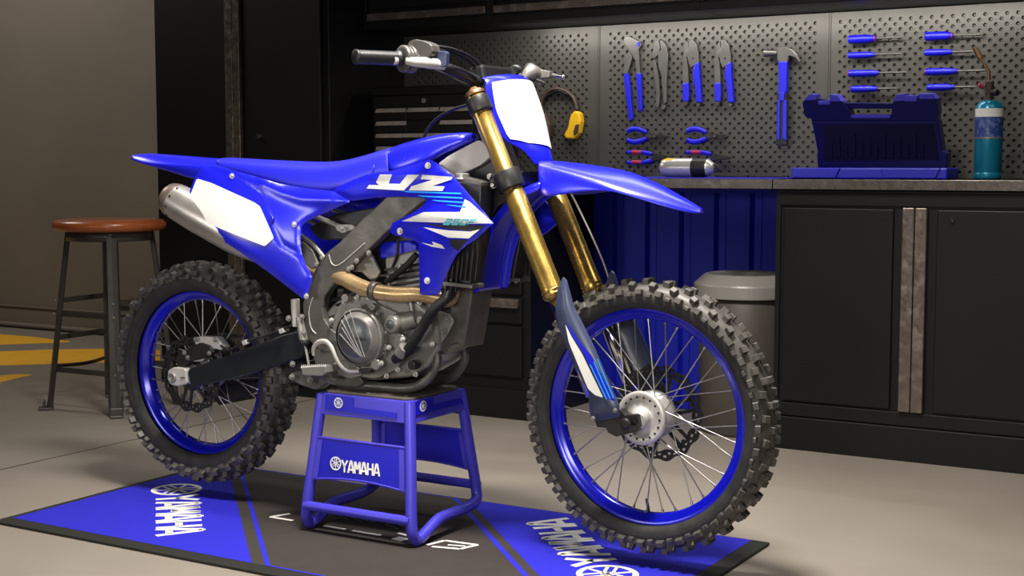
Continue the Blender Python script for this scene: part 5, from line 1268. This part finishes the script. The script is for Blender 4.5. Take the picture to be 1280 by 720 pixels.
for p in ((535, 207), (500, 289), (534, 351)): MB().bolt(at(p[0], p[1], SH.Y(*p) - .001), (0, -1, 0), .006, .004).build('bolt', M_bright, sh_)

def saddle(name, stn, m, sub=2, cap=True):
    rows = []
    for (tx, ty), (bx_, by_, bY), k in stn:
        T, B = at(tx, ty, 0), at(bx_, by_, bY); sh = Vector(((T.x * .7 + B.x * .3), bY * k, T.z - (T.z - B.z) * .14))
        half = [B + Vector((0, .012, -.006)), B, B * .45 + sh * .55 + Vector((0, -.002, 0)), sh, Vector((T.x * .9 + B.x * .1, bY * k * .5, T.z - .001))]
        rows.append(half + [T] + [Vector((p.x, -p.y, p.z)) for p in half[::-1]])
    b = MB().grid(rows)
    return b.build(name, m, bike, sub=sub, solid=.006, soff=-1)
seat = saddle('seat', [((281, 199), (276, 210.5, -.068), .8), ((300, 200), (290, 213.5, -.072), .8), ((330, 202), (314, 219.5, -.078), .8), ((365, 203.5), (342, 228, -.085), .8), ((397, 205), (372, 233.5, -.090), .8), ((425, 204.5), (400, 237.5, -.092), .8), ((447, 201), (424, 235.5, -.092), .78), ((467, 195.5), (447, 223.5, -.088), .76), ((486, 189.5), (466, 216.5, -.084), .74), ((500, 185), (487, 215, -.080), .74)], M_seat)
seam = MB().tube([at(464.5, 216, -.090), at(467.5, 207, -.082), at(463, 199.5, -.055), at(466, 196.2, -.01)], .0014, 6, smooth=4); seam.build('seat_seam', M_seat, seat)
saddle('tank_cover', [((497, 186), (488, 214, -.079), .80), ((512, 181), (500, 212, -.082), .8), ((528, 176.5), (516, 206, -.080), .82), ((545, 172), (534, 199, -.072), .84), ((562, 169.5), (550, 189, -.058), .84), ((576, 168), (566, 182, -.045), .82), ((586, 168.2), (580, 176, -.034), .75), ((591.5, 169.5), (589.5, 172, -.010), .6)], M_blue)
b = MB().tube([at(505, 200, -.083), at(516, 185, -.066), at(540, 178, -.055), at(575, 171.5, -.032)], .002, 6, smooth=4); b.build('tank_crease', M_blue, bike)
# rear fender
def tail():
    rows = []
    for (tx, ty), (ex, ey, eY), (kx, ky, kY) in (((163.5, 195.6), (163, 197, -.020), (164, 198.5, -.018)), ((172, 193), (171, 200.5, -.045), (173, 202.5, -.042)), ((183, 191.2), (185, 204, -.066), (190, 207, -.062)), ((206, 193), (208, 205.5, -.076), (214, 214, -.070)), ((232, 195), (236, 207.5, -.080), (240, 223, -.074)), ((260, 197.3), (262, 209, -.080), (264, 226, -.078)), ((284, 199.3), (282, 211, -.078), (290, 228, -.080)), ((320, 203), (318, 221, -.075), (320, 240, -.080))):
        T, E_, K = at(tx, ty, 0), at(ex, ey, eY), at(kx, ky, kY)
        half = [K + Vector((0, .01, 0)), K, E_ + Vector((0, .002, -.003)), E_ + Vector((0, .006, .001)), (T + E_) / 2 + Vector((0, 0, .003))]
        rows.append(half + [T] + [Vector((p.x, -p.y, p.z)) for p in half[::-1]])
    return MB().grid(rows).build('rear_fender', M_blue, bike, sub=2, solid=.004, soff=-1)
tail()
